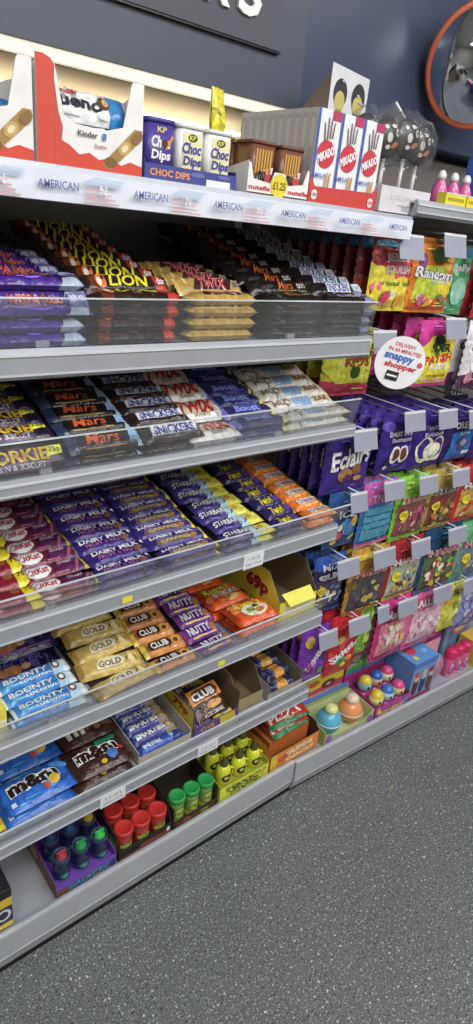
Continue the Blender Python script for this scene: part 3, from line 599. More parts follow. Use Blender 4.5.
# 69p yellow open box on the fourth shelf
t = tray('display_box', 'open yellow 69p box at the right end of the fourth snack shelf', 'box', .998, 1.128, .022, .260, ZD+.0005, .055, .122, .122, 'e8da38', '786a48', slant=.05,
     items_l=[('t', '69p', .25, .1, .36, .62, 'a01c28', {'bold': .12}), ('t', 'MILKY BAR', .25, -.68, .5, .2, 'b03030')], items_f=[('r', -.8, -.7, .8, .6, 'ece8b0')])
mb = MB(); fr = frame((.0, -.121, .060), (1, 0, 0), (0, -.5, -.35), (0, -.6, .8)); mb.slab([(-.05, -.03), (.05, -.03), (.045, .03), (-.045, .03)], fr, .001, card('f0e850')); link('torn_flap', mb, t)
# left yellow carton with price, fourth shelf
flat_box('carton', 'yellow priced carton at the left edge of the fourth snack shelf', 'carton', .225, .318, .03, .13, ZD+.0005, ZD+.050, {'*': 'e8d834', 't': 'eadf50'}, {'t': [('t', '95p', .5, 0, .3, .4, '40381c')], 'f': [('r', -1, -.3, 1, .1, 'f0f0c0')]})
flat_box('carton', 'pale yellow carton stacked on the priced yellow carton', 'carton', .23, .312, .06, .14, ZD+.051, ZD+.075, {'*': 'dccb3c'}, {'t': [('t', '75p', .4, 0, .3, .4, '40381c')]})

# ------------------------------------------------------------------ base deck goods
def jar(name, label, group, x, y, z0, r, h, bodyc, capc, cap_h=.016, items=(), squeeze=None, tiltlab=True):
    t = thing(name, label, 'jar', (x, y, z0), group)
    b = plastic(bodyc, .22); mb = MB(); hh = h-cap_h
    mb.lathe([(r*.86, 0), (r*.95, .003), (r*.95, .006), (r*.9, .010), (r*.9, hh-.012), (r*.95, hh-.006), (r*.8, hh)], 0, 0, 0, b, 22)
    fr = lambda u, v, k=0: ((r*.9+k)*math.sin(u/(r*.9)), -(r*.9+k)*math.cos(u/(r*.9)), v+hh/2)
    if items: art(mb, items, fr, r*1.6, hh/2-.006, step=.007, mf=lambda c: plastic(c, .3))
    link('jar_body', mb, t)
    mb = MB(); q = []
    mb.lathe([(r*.93, 0), (r, .002), (r, cap_h-.004), (r*.95, cap_h-.001), (r*.8, cap_h), (r*.74, cap_h-.0015), (.001, cap_h-.0012)], 0, 0, hh-.001, plastic(capc, .35), 26, cap=False)
    for k in range(26):
        a = 2*math.pi*k/26; c, s = math.cos(a), math.sin(a)
        mb.box(0, 0, 0, 0, 0, 0, plastic(capc, .35)) if False else mb.tube([(r*c, r*s, hh+.003), (r*c, r*s, hh+cap_h-.005)], .0008, plastic(capc, .35), 4)
    link('lid', mb, t); return t
PAT = lambda seed, n, cols, x0=-1, x1=1, y0=-1, y1=1, s=.16: (lambda rr: [('e', rr.uniform(x0+s, x1-s), rr.uniform(y0+s, y1-s), s*rr.uniform(.5, 1.1), s*rr.uniform(.5, 1.1), rr.choice(cols), rr.uniform(0, 3)) for _ in range(n)])(random.Random(seed))
tray('display_tray', 'purple and brown tray holding six dark spray candy bottles on the base deck', 'tray', .400, .552, .020, .190, ZF+.0005, .040, .048, .060, '7a5040', '8c48c0',
     items_f=[('r', -1, .35, 1, 1, '6a48b8'), ('t', 'GALACTIC', .1, .0, .7, .62, '1c2850', {'bold': .12, 'shear': .2}), ('t', 'GALACTIC', .1, .0, .7, .56, '3aa8e8', {'bold': .04, 'shear': .2}), ('t', 'SPRAY', .45, -.62, .26, .3, 'e0c040', {'bold': .05}), ('e', .86, .1, .1, .6, '2c3c80')], items_l=[('e', -.5, .3, .3, .7, 'c8a888'), ('r', -1, -1, 1, -.6, 'a87858')])
mb = MB(); mb.box(.4035, .5485, .0235, .1865, ZF+.003, ZF+.027, card('7a3cb8')); tag(link('tray_insert', mb), 'purple card insert inside the spray candy tray', 'insert')
for j in range(2):
    for i in range(3):
        x, y = .428+.048*i, .052+.058*j; cc = ['3cb860', '2c9a50', '38c84c', '284c88', '2c5ca0', 'c8a830'][j*3+i] if (i, j) != (0, 0) else 'b04048'
        lab = f'dark blue spray candy bottle with {"red" if cc=="b04048" else "green" if cc in ("3cb860","2c9a50","38c84c") else "yellow" if cc=="c8a830" else "blue"} cap, {["left","middle","right"][i]} of the {["front","rear"][j]} row'
        t = thing('spray_bottle', lab, 'bottle', (x, y, ZF+.0275), 'spray candy bottles')
        mb = MB(); mb.lathe([(.017, 0), (.019, .003), (.019, .034), (.016, .040), (.0175, .048), (.018, .053), (.0182, .057)], 0, 0, 0, plastic('1e2a4c', .15), 20)
        fr = lambda u, v, k=0: ((.0191+k)*math.sin(u/.0191), -(.0191+k)*math.cos(u/.0191), v+.019)
        art(mb, [('e', 0, 0, .5, .6, '3f6a88'), ('e', 0, 0, .25, .3, '58b070'), ('r', -.9, -.95, .9, -.7, '5a7ab8')], fr, .026, .016, step=.006, mf=lambda c: plastic(c, .2)); link('bottle_body', mb, t)
        mb = MB(); mb.lathe([(.0185, 0), (.0195, .003), (.0195, .013), (.0180, .014), (.0178, .006)], 0, 0, .0572, clear('clear_cap', '6a88b0', .25), 20, cap=False); cp = link('cap', mb, t)
        mb = MB(); mb.lathe([(.013, 0), (.013, .006), (.006, .010), (.006, .013)], 0, 0, .062, plastic(cc, .3), 14); mb.box(-.011, .011, -.003, .003, .0755, .079, plastic(cc, .3)); link('nozzle', mb, cp)
tray('display_tray', 'black open box holding red-lidded jars on the base deck', 'tray', .560, .712, .020, .165, ZF+.0005, .038, .075, .085, '241c1a', '2c2420',
     items_f=[('r', -.98, -.9, .98, -.2, '7a3c28'), ('p', [(-.4, -.8), (.9, -.8), (.9, .1), (-.2, .2)], '8a4a34'), ('e', .86, .2, .07, .4, 'e8e4dc')], items_l=[('e', .55, -.1, .36, .7, '4a8a48'), ('t', 'SOUR', .55, 0, .22, .3, 'd8e8c8')], slant=.02)
JL = [('r', -1, -.9, 1, .85, '8a2a20'), ('e', 0, 0, .4, .6, '3c9a48'), ('t', 'SOUR', 0, .1, .5, .3, 'f0e040', {'bold': .06}), ('r', -1, .5, 1, .8, 'c8382c')]
for j in range(2):
    for i in range(3):
        jar('candy_jar', f'red-lidded candy jar, {["left","middle","right"][i]} of the {["front","rear"][j]} row in the black box', 'red-lidded jars', .5875+.0483*i, .048+.052*j, ZF+.0025, .0240, .078+.010*j, 'b03c30', 'd02c28', items=JL)
        if j: bpy.context.view_layer
tray('display_tray', 'black tray holding green-lidded jars on the base deck', 'tray', .718, .860, .020, .150, ZF+.0005, .030, .070, .085, '2c2a22', '3a3428', items_f=[('r', -.9, -.8, .9, .5, '6a3c28'), ('e', -.4, 0, .2, .6, 'a05038'), ('e', .4, 0, .2, .5, '8a8a3c')])
JG = [('r', -1, -.9, 1, .85, '5a8a3c'), ('e', 0, .1, .45, .55, 'b8c850'), ('t', 'DILL', 0, .1, .4, .3, '2a5a28', {'bold': .06}), ('r', -1, -.85, 1, -.5, 'c8b040')]
for i in range(3): jar('candy_jar', f'green-lidded jar, {["left","middle","right"][i]} one of three in the black tray', 'green-lidded jars', .7435+.0462*i, .048, ZF+.0025, .0226, .086, '7aa040', '28a048', items=JG)
flat_box('carton', 'yellow-green carton with pickle picture behind the green-lidded jars', 'carton', .720, .858, .152, .215, ZF+.0005, ZF+.125, {'*': '3c3a20', 't': 'c8c850', 'f': 'c8c44c'}, {'t': PAT(5, 9, ['5a7a30', '3c5a20', '7a9a3c'], s=.3), 'f': PAT(6, 12, ['5a7a30', '3c5a20', '8aa03c'], s=.3)})
tray('display_tray', 'lime yellow patterned tray holding squeeze bottles on the base deck', 'tray', .868, 1.044, .020, .140, ZF+.0005, .050, .058, .066, 'dce03c', 'b8c030',
     items_f=[('t', 'TOXIC', -.1, .3, .7, .5, '3c4a1c', {'bold': .1, 'shear': .2}), ('t', 'SQUEEZE', .1, -.3, .7, .4, '4a5c20', {'bold': .06})]+PAT(8, 16, ['8a9a28', '5c6a20', 'f0f070', 'b8c82c'], s=.13), items_l=[('e', 0, 0, .4, .5, 'a83c30')])
mb = MB(); mb.box(.8715, 1.0405, .0235, .1365, ZF+.003, ZF+.040, card('9aa028')); tag(link('tray_insert', mb), 'olive card insert inside the lime yellow tray', 'insert')
for i in range(3):
    for j in range(2):
        x, y = .900+.054*i, .052+.052*j
        t = thing('squeeze_bottle', f'yellow squeeze bottle with dark cap, {["left","middle","right"][i]} of the {["front","rear"][j]} row', 'bottle', (x, y, ZF+.0405), 'yellow squeeze bottles')
        mb = MB(); mb.lathe([(.018, 0), (.0205, .003), (.0205, .045), (.013, .056), (.009, .058)], 0, 0, 0, plastic('dce42c', .15), 18)
        fr = lambda u, v, k=0: ((.0206+k)*math.sin(u/.0206), -(.0206+k)*math.cos(u/.0206), v+.025)
        art(mb, [('e', 0, 0, .8, .75, '3c4420'), ('e', -.2, .1, .25, .3, 'c8d070'), ('e', .3, -.1, .2, .25, '8aa040')], fr, .022, .018, step=.006, mf=lambda c: plastic(c, .2)); link('bottle_body', mb, t)
        mb = MB(); mb.lathe([(.0115, 0), (.0125, .010), (.006, .016), (.005, .026), (.0015, .03)], 0, 0, .0575, plastic('4a4a24' if j == 0 else '5c5a30', .3), 14); link('cap', mb, t)
        mb = MB(); mb.tube([(.019, 0, .042), (.029, 0, .04), (.030, 0, .018), (.0195, 0, .012)] if False else [(.018, -.002, .044), (.0255, -.010, .04), (.0255, -.010, .02), (.0185, -.004, .012)], .0022, plastic('d0d830', .2), 6); link('handle', mb, t)
t = tray('display_tray', 'orange and yellow box of gummy snacks at the right end of the near base deck', 'tray', 1.052, 1.250, .020, .180, ZF+.0005, .062, .085, .085, 'e88c30', '5a3a20',
     items_f=[('r', -1, -1, -.75, 1, 'e0c030'), ('t', 'GUMMI', .15, .35, .56, .42, 'f4ead0', {'bold': .09, 'shear': .15}), ('t', 'SNACKS', .2, -.4, .6, .34, 'f8e8c0', {'bold': .07, 'shear': .15}), ('e', -.5, .1, .2, .4, 'c85c28')], slant=.02)
bigbag('pizza', .150, .105, .022, '2f7a48', [], [('p', [(-1, -.7), (1, -.9), (1, -.1), (-1, .1)], 'c83830'), ('t', 'PIZZA', -.1, -.45, .8, .36, 'f4ece0', {'bold': .08, 'shear': .15}), ('e', .1, .45, .66, .44, 'd8a050'), ('e', .1, .45, .56, .36, 'c85030')]+PAT(11, 10, ['e8d070', '4a8a3c', 'e0e0c0', '9a2c20'], -.35, .6, .15, .75, .1))
for j in range(2): tag(link('candy_pack', D['pizza'][0], None, (1.150, .095+.006*j, ZF+.092+.027*j), (R(6), 0, R(2-4*j))), ['pizza-picture gummy pack, lower, resting on orange box', 'pizza-picture gummy pack, topmost, resting on orange box'][j], 'candy pack', 'pizza gummy packs')
for j in range(3): flat_box('carton', f'orange flat carton inside the gummy snack box, {["bottom","middle","top"][j]} one', 'carton', 1.07, 1.23, .05, .165, ZF+.0035+.027*j, ZF+.0295+.027*j, {'*': 'c86428', 't': 'd8742c'}, {'t': [('t', 'PIZZA', 0, 0, .6, .4, 'f0e0a0')]}, 'cartons in the gummy snack box')
# black and yellow carton at the far left
flat_box('carton', 'black, yellow and navy carton at the far left of the base deck', 'carton', .170, .298, .014, .17, ZF+.0225, ZF+.135, {'*': '1c1c20', 'f': 'e0c030'}, {'f': [('r', -1, .55, 1, 1, '1a1a1e'), ('r', -1, -.95, 1, .1, '2c3050'), ('e', .7, -.3, .25, .3, 'd8d8e8'), ('e', .7, -.3, .16, .2, '2c3050'), ('r', .3, -1, 1, -.75, 'e0c840')]})

# ------------------------------------------------------------------ topmost shelf goods
WAVE = lambda y, n=9: [(-1+2*i/n, y+(.05 if i % 2 else -.04)) for i in range(n+1)]
def bueno_box(x0, label):
    w, d = .160, .150; t = thing('display_box', label, 'box', (x0+w/2, .02+d/2, ZT+.0005), 'red and white display boxes')
    W_, Rd = card('e9e7e4'), card('d8402c')
    fr = frame((-w/2, -d/2, 0), (1, 0, 0), (0, 0, 1), (0, -1, 0)); mb = MB()
    mb.slab([(0, 0), (w, 0), (w, .119), (w-.017, .119), (w-.020, .115), (w-.032, .062), (w-.06, .054), (.055, .056), (.038, .064), (.026, .118), (.020, .124), (.010, .127), (0, .127)], fr, .0018, W_)
    it = [('p', [(0, 0), (.024, 0), (.024, .07), (.0255, .117), (.020, .1235), (.010, .1265), (0, .1265)], 'd8402c'),
          ('p', [(.024, .0)]+[(w, 0), (w, .016), (w-.02, .020), (w-.035, .014), (w-.05, .022), (w-.07, .017), (w-.085, .024), (w-.10, .020), (.045, .030), (.034, .034), (.024, .042)], 'd8402c'),
          ('p', [(.024, .04), (.034, .032), (.036, .05), (.030, .066), (.025, .10)], 'd8402c'),
          ('p', [(w-.066, .012), (w-.052, .006), (w-.002, .050), (w-.002, .062), (w-.014, .062)], 'a8803c'), ('e', w-.052, .016, .010, .007, '7a5428'), ('e', w-.030, .036, .011, .008, 'c8a458', .7), ('e', w-.030, .036, .006, .004, 'e8d8a8', .7), ('e', w-.010, .052, .010, .007, '8a6230', .7),
          ('t', 'Kinder', .072, .046, .030, .007, '3c3c44', {'bold': .05}), ('t', 'bueno', .092, .034, .018, .005, 'a83830'), ('r', .094, .042, .100, .050, '3c78c8')]
    art(mb, it, fr, 1, 1, mf=card); link('front_panel', mb, t)
    mb = MB(); mb.slab([(0, 0), (d-.004, 0), (d-.004, .10), (.05, .10), (0, .122)], frame((-w/2+.0018, -d/2+.002, 0), (0, 1, 0), (0, 0, 1), (-1, 0, 0)), .0016, W_)
    link('side_panel', mb, t)
    mb = MB(); mb.slab([(0, 0), (d-.004, 0), (d-.004, .10), (.05, .10), (0, .117)], frame((w/2-.0002, -d/2+.002, 0), (0, 1, 0), (0, 0, 1), (1, 0, 0)), .0016, W_)
    link('side_panel', mb, t)
    mb = MB(); mb.box(-w/2+.002, w/2-.002, d/2-.003, d/2-.001, 0, .10, W_); link('back_panel', mb, t)
    mb = MB(); mb.box(-w/2+.002, w/2-.002, -d/2+.002, d/2-.003, 0, .0015, W_); link('box_base', mb, t)
bueno_box(.238, 'white and red open display box cut off by the left edge, topmost shelf')
bueno_box(.403, 'white and red open display box fully in view on the topmost shelf')
bar('bueno', .138, .050, .026, 'eceef2', [(.40, .84, '3a8ad4'), (.84, 1.1, 'e6e8ec'), (-1.1, -.86, 'e0e2e8')], [('t', 'Kinder', -.45, .48, .26, .26, 'c83838', {'bold': .05}), ('t', 'bueno', -.3, -.12, .60, .62, '30303a', {'bold': .07, 'shear': .2}), ('e', .32, .05, .13, .4, '6a4428'), ('e', .36, .1, .07, .22, 'd8b880')])
for b, (bx, who) in enumerate(((.318, 'left-edge display box'), (.484, 'fully visible display box'))):
    for j, (y, z, rx, lab) in enumerate(((.055, .004, 0, 'bottom front'), (.055, .032, 0, 'middle front'), (.062, .070, 52, 'upper front, tilted'), (.118, .004, 0, 'bottom rear'), (.118, .032, 0, 'middle rear'), (.122, .060, 6, 'top rear'))):
        if b == 0 and j in (0, 3): continue
        zz = z if b else (z-.028 if j in (1, 4) else z-.026)
        tag(link('chocolate_bar', D['bueno'][0], None, (bx+(0 if j != 2 else .004), y, ZT+.001+zz), (R(rx), 0, 0)), f'white and blue wafer pack, {lab} in the {who}', 'chocolate bar', 'white and blue wafer packs')
tag(link('candy_pack', D['mmyellow'][0], None, (.300, .055, ZT+.056), (R(60), 0, 0)) if False else link('card_flap', (lambda m: (m.box(-.04, .03, -.001, .001, 0, .035, card('e8d440')), m)[1])(MB()), None, (.315, .030, ZT+.085-.02)), 'yellow card piece showing in the left-edge display box', 'card')

def rbox(mb, w, d, h, r, m, z0=0, taper=1.0, cx=0, cy=0, seg=4):
    P = []
    for (sx, sy, a0) in ((1, 1, 0), (-1, 1, 90), (-1, -1, 180), (1, -1, 270)):
        for k in range(seg+1):
            a = R(a0+90*k/seg); P.append((sx*(w/2-r)+r*math.cos(a), sy*(d/2-r)+r*math.sin(a)))
    n = len(P); vs = [(cx+x*taper, cy+y*taper, z0) for x, y in P] + [(cx+x, cy+y, z0+h) for x, y in P]
    mb.add(vs, [[i, (i+1) % n, n+(i+1) % n, n+i] for i in range(n)], m, True)
    mb.add(vs, [list(range(n))[::-1], [n+i for i in range(n)]], m)
tray('display_tray', 'navy tray of dip tubs with orange lettering, topmost shelf', 'tray', .567, .742, .018, .13, ZT+.0005, .024, .030, .034, '3c4490', '30387c',
     items_f=[('t', 'CHOC DIPS', -.48, .1, .42, .6, 'e8925c', {'bold': .07}), ('r', .3, -.7, .85, .1, 'e4e6f0'), ('e', .1, .4, .16, .3, '5c68b0'), ('e', .7, .55, .14, .25, '5c68b0')])
for i in range(3):
    for j in range(2):
        x = .5985+.055*i; y = .048+.055*j
        t = thing('dip_tub', f'{"purple" if i==0 else "white and cream"} dip tub, {["left","middle","right"][i]} of the {["front","rear"][j]} row in the navy tray', 'tub', (x, y, ZT+.0025), 'dip tubs in the navy tray')
        mb = MB(); rbox(mb, .050, .048, .076, .010, plastic('4a3a98' if i == 0 else 'e8e8e4'), 0, .9)
        fr = lambda u, v, k=0: (u, -.0232-k-(v*.03), v+.040)
        if i == 0: it = [('t', 'KP', 0, .82, .4, .16, 'e8d058', {'bold': .06}), ('t', 'Choc', -.05, .35, .8, .34, 'f0e8f0', {'bold': .08, 'shear': .1}), ('t', 'Dips', 0, -.2, .8, .36, 'f0e8f0', {'bold': .08, 'shear': .1}), ('p', [(.3, .2), (.9, .7), (.98, .55), (.4, .05)], 'e09848'), ('e', .25, .3, .25, .16, '5a3020')]
        else: it = [('r', -.75, -.9, .95, .9, 'ece4b4'), ('e', .05, .72, .42, .16, '3a3c30'), ('t', 'KP', .05, .72, .28, .14, 'e8dc50', {'bold': .06}), ('t', 'Choc', .0, .3, .84, .34, '4c4ca0', {'bold': .08, 'shear': .1}), ('t', 'Dips', .12, -.25, .8, .36, '4c4ca0', {'bold': .08, 'shear': .1}), ('e', -.3, -.6, .2, .1, 'b08850')]
        art(mb, it, fr, .021, .034, mf=lambda c: plastic(c, .35)); link('tub_body', mb, t)
        mb = MB(); rbox(mb, .053, .051, .006, .011, plastic('dcdcd8' if i else '40348c'), .0762); link('lid', mb, t)
bigbag('yellowbag', .034, .155, .020, 'ecdc30', [], [('t', 'NIK', 0, .2, .6, .2, 'd8c020')], upright=True, cu=.02)
tag(link('snack_bag', D['yellowbag'][0], None, (.7575, .095, ZT+.001), (R(-3), 0, R(18))), 'yellow snack bag standing between dip tubs and stick boxes, topmost shelf', 'snack bag')
# hazelnut stick tubs
t = tray('display_tray', 'white winged tray with round yellow 1.25 badge, topmost shelf', 'tray', .766, .908, .018, .130, ZT+.0005, .030, .052, .030, 'e8e4e0', 'd8d0c8',
     front_poly=[(-.071, 0), (.071, 0), (.071, .048), (.066, .052), (.058, .028), (.020, .022), (.012, .040), (-.012, .040), (-.020, .022), (-.058, .026), (-.066, .050), (-.071, .048)],
     items_f=[('r', -1, -.98, 1, -.6, '4a2a20'), ('t', 'nutella', -.62, -.1, .34, .36, 'c83030', {'bold': .06}), ('t', 'nutella', .66, -.1, .34, .36, 'c83030', {'bold': .06})])
mb = MB(); fr = frame((0, -.0568, .020), (1, 0, 0), (0, 0, 1), (0, -1, 0)); art(mb, [('e', 0, 0, .019, .019, 'e8d030'), ('t', '£1.25', 0, 0, .030, .013, '6a5410', {'bold': .07})], fr, 1, 1, mf=card); link('price_badge', mb, t)
for i in range(2):
    for j in range(2):
        t = thing('snack_tub', f'brown breadstick tub with red lettering, {["left","right"][i]} of the {["front","rear"][j]} pair in white winged tray', 'tub', (.803+.066*i, .047+.054*j, ZT+.0025), 'brown breadstick tubs')
        mb = MB(); rbox(mb, .056, .046, .076, .009, plastic('7a4a38'), 0, .82)
        fr = lambda u, v, k=0: (u, -.0213-k-v*.05, v+.040)
        art(mb, [('p', [(-.7, -.9), (.8, -.9), (.95, .15), (-.3, -.1)], 'e8e4de')]+[('r', -.75+.25*q, -.2+.02*q, -.58+.25*q, .86, 'd89a48') for q in range(6)]+[('t', 'nu', -.1, -.3, .3, .34, '201818', {'bold': .08}), ('t', 'tella', .5, -.26, .36, .4, 'd02c2c', {'bold': .06})], fr, .024, .034, mf=lambda c: plastic(c, .3)); link('tub_body', mb, t)
        mb = MB(); rbox(mb, .059, .049, .005, .010, plastic('6a3424'), .0762); link('lid', mb, t)
# stick boxes: three columns, ten deep
sb = MB(); w, d, h = .0585, .0205, .150
sb.box(-w/2, w/2, -d/2, d/2, 0, h, {'*': card('d4d2d0'), 'f': card('e6e8ee'), 't': card('dcdcda')})
art(sb, [('r', -1, -1, -.78, 1, '3c58b4'), ('r', .55, .88, .95, 1, '3c58b4'), ('r', .2, .8, 1, 1, 'b83060'), ('e', .0, .08, .78, .30, 'd03040', .35), ('t', 'MIKADO', .0, .08, .74, .14, 'f6f4f4', {'bold': .08, 'rot': .42, 'shear': .1}),
         ('p', [(-.3, .35), (-.2, .35), (-.35, .72), (-.43, .72)], '5a3024'), ('p', [(-.1, .38), (.0, .38), (-.05, .84), (-.13, .84)], '6a3828'), ('p', [(.1, .42), (.2, .42), (.2, .80), (.12, .80)], '5a3024'), ('p', [(.3, .42), (.4, .42), (.5, .76), (.42, .76)], '6a3828'),
         ('p', [(.05, -.9), (.2, -.9), (.35, -.3), (.22, -.3)], 'd0a050'), ('p', [(.3, -.9), (.45, -.9), (.6, -.3), (.48, -.3)], 'c08c40'), ('e', -.25, -.72, .2, .07, '6a3828'), ('t', 'MILK', -.3, -.38, .5, .07, '5078c0')],
    frame((0, -d/2, h/2), (1, 0, 0), (0, 0, 1), (0, -1, 0)), w/2, h/2, mf=card)
art(sb, [('r', -.7, -.9, .7, .9, 'c2c0be'), ('r', -.45, .2, .45, .8, 'd8d8d6'), ('r', -.4, -.6, .4, -.2, 'b0aeb0')], frame((-w/2, 0, h/2), (0, -1, 0), (0, 0, 1), (-1, 0, 0)), d/2, h/2, mf=card)
sbm = sb.mesh('stick_box')
for i in range(3):
    for j in range(10):
        tag(link('stick_box', sbm, None, (.947+.0605*i, .034+.0212*j, ZT+.0025)), f'tall white biscuit stick box, {["left","middle","right"][i]} column, {ORD[j]} from the front', 'stick box', 'biscuit stick boxes in the red tray')
tray('display_tray', 'red tray holding the tall biscuit stick boxes, topmost shelf', 'tray', .913, 1.101, .020, .240, ZT+.0005, .030, .034, .034, 'd03a34', 'c03028',
     front_poly=[(-.094, 0), (.094, 0), (.094, .045), (.08, .034), (-.08, .030), (-.094, .048)], items_f=[('e', -.85, .1, .09, .55, 'e8dcdc'), ('e', .82, .1, .09, .55, 'e8dcdc'), ('t', '100', -.85, .1, .1, .3, 'b03030'), ('t', '100', .82, .1, .1, .3, 'b03030')])
# open tall carton behind
t = thing('display_carton', 'pale printed open carton with brown side, standing behind the stick boxes', 'carton', (1.175, .265, ZT+.0005))
mb = MB(); fr = frame((0, -.065, 0), (1, 0, 0), (0, 0, 1), (0, -1, 0)); mb.slab([(-.056, 0), (.056, 0), (.058, .262), (-.060, .272)], fr, .0018, card('d9d8dc'), card('8a7666'))
it = []
for sx in (-.028, .028): it += [('e', sx, .222, .021, .027, '2a2a30'), ('e', sx, .208, .0155, .019, 'c8b860'), ('p', [(sx-.012, .178), (sx+.012, .178), (sx+.009, .194), (sx-.009, .194)], '8a8440')]
rr = random.Random(4)
for _ in range(14): it.append(('r', *(lambda a, b: (a, b, a+.008, b+.003))(rr.uniform(-.05, .045), rr.uniform(.02, .26)), 'b8b8c0'))
art(mb, it, fr, 1, 1, mf=card); link('front_panel', mb, t)
for sx in (-.056, .056):
    mb = MB(); mb.slab([(0, 0), (.12, 0), (.12, .16), (0, .262)], frame((sx, -.063, 0), (0, 1, 0), (0, 0, 1), (1, 0, 0)), .0016, card('8a7666')); link('side_panel', mb, t)
mb = MB(); mb.box(-.056, .056, .055, .057, 0, .16, card('8a7666')); link('back_panel', mb, t)
# lollipops
tray('display_tray', 'white printed box holding wrapped lollipops, right end of topmost shelf', 'tray', 1.106, 1.268, .014, .150, ZT+.0045, .048, .050, .050, 'd6d2d6', '9a928c',
     items_f=[('t', 'LOLLIPOPS', 0, .2, .6, .3, 'b8b4ba'), ('r', -.3, -.4, .3, -.3, 'b0acb4'), ('t', '22', .0, -.55, .12, .2, '8a868c')])
mb = MB(); mb.box(1.108, 1.266, .017, .147, ZT+.0065, ZT+.040, card('b8b2ac')); tag(link('tray_insert', mb), 'pale card insert gripping the lollipop sticks', 'insert')
i = 0
for (x, y, z, nm) in ((1.132, .044, .118, 'front left'), (1.188, .040, .124, 'front middle'), (1.240, .046, .118, 'front right'), (1.140, .108, .128, 'rear left'), (1.215, .112, .140, 'rear right')):
    t = thing('lollipop', f'round black and white lollipop in cellophane, {nm} of the white box', 'lollipop', (x, y, ZT+.0405), 'wrapped lollipops'); t.scale = (1.14, 1.14, 1.08)
    mb = MB(); mb.tube([(0, 0, 0), (0, 0, z-.060)], .0035, plastic('e8e4e0')); link('stick', mb, t)
    zz = z-.030; mb = MB(); mb.ball((0, 0, zz), .034, plastic('2c2826', .3), 18, (1, .45, 1))
    fr = lambda u, v, k=0, zz=zz: (u, -.034*.45*math.sqrt(max(0, 1-(u*u+v*v)/.034**2))-k-.0006, zz+v)
    art(mb, [('e', -.3, .0, .2, .26, 'd0ccc4'), ('e', .28, .3, .16, .2, 'c8c4bc'), ('e', .3, .3, .07, .09, '2a2624'), ('e', .15, -.35, .3, .14, 'b86a40', .5), ('e', -.35, -.5, .16, .12, 'd8d4cc'), ('e', -.05, .6, .2, .1, 'b0aca4'), ('e', -.6, .5, .12, .1, 'e4e0dc'), ('e', .62, .4, .12, .12, 'd8d4d0')], fr, .031, .031, step=.006, mf=lambda c: plastic(c, .3)); link('candy', mb, t)
    ph = i*1.7; mb = MB()
    f = lambda d: 1+.07*math.sin(9*d[0]+ph)*math.sin(8*d[2]+ph*2)+.05*math.sin(15*d[1]+13*d[2]+ph)
    mb.ball((0, 0, zz), .043, clear('cellophane', 'e4e6ea', .05, .1), 22, (1, .58, 1.08), f)
    mb.lathe([(.014, zz-.040), (.006, zz-.034), (.0045, zz-.046), (.010, zz-.056)], 0, 0, 0, clear('cellophane', 'e4e6ea', .05, .1), 12, cap=False)
    link('cellophane_wrap', mb, t); i += 1
mb = MB(); mb.tube([(0, 0, 0), (-.042, .0, .026)], .003, plastic('e8e6e4')); tag(link('loose_stick', mb, None, (1.215, .07, ZT+.178)), 'bare white lollipop stick poking up above the wrapped lollipops', 'stick')

REC[0] = True
# ------------------------------------------------------------------ second bay: top shelf
shelf('display_shelf', 'grey top shelf of the far bay with yellow tags and pink bottles', 1.632, .028, None, X1+.068, 2.13, brackets=False)
for i in range(3):
    x = 1.343+.045*i
    t = thing('drink_bottle', f'small pink drink bottle with white cap, {ORD[i]} from the left on the far top shelf', 'bottle', (x, .062, 1.6325), 'pink bottles on the far top shelf'); t.scale = (.72, .72, .66)
    mb = MB(); mb.lathe([(.022, 0), (.025, .004), (.025, .045), (.018, .065), (.012, .078), (.012, .082)], 0, 0, 0, plastic('d85c9c', .15), 18)
    fr = lambda u, v, k=0: ((.0251+k)*math.sin(u/.0251), -(.0251+k)*math.cos(u/.0251), v+.026)
    art(mb, [('e', 0, 0, .5, .8, '5a6a50' if i % 2 else 'f0c8dc')], fr, .026, .018, step=.006, mf=lambda c: plastic(c, .2)); link('bottle_body', mb, t)
    mb = MB(); mb.lathe([(.0135, 0), (.0135, .012), (.009, .022), (.005, .026)], 0, 0, .0825, plastic('e8e8ec', .3), 14); link('cap', mb, t)
for i in range(8):
    x = 1.30+.075*i; col = ['e8dc30', 'ecd828', 'e8d020', 'f0a850', 'e8dc30'][i % 5]
    flat_box('snack_tin', f'low {"orange" if col=="f0a850" else "yellow"} pack at the shelf edge, {ORD[i]} from the left, far top shelf', 'pack', x, x+.070, .006, .030, 1.6325, 1.658, {'*': col, 't': 'e0e0dc'}, {'f': [('r', -.8, -.2, .8, .3, 'b89828'), ('r', -1, .8, 1, 1, 'c8e0e8')]}, 'low yellow packs on the far top shelf')
for i in range(3):
    flat_box('carton', f'blue and orange carton, {["left","middle","right"][i]} one right of the pink bottles', 'carton', 1.485+.32+.11*i if False else 1.475+.11*i, 1.575+.11*i, .05, .10, 1.6325, 1.745, {'*': '3c64c0', 'r': '2c4c98'}, {'f': [('r', -.9, -.6, .9, -.1, 'e8a040'), ('e', 0, .45, .6, .3, 'f0e8d0'), ('r', -.9, -.95, .9, -.65, '5038a0'), ('t', 'POPS', 0, .45, .48, .3, '3050b0', {'bold': .08})]}, 'blue cartons on the far top shelf')

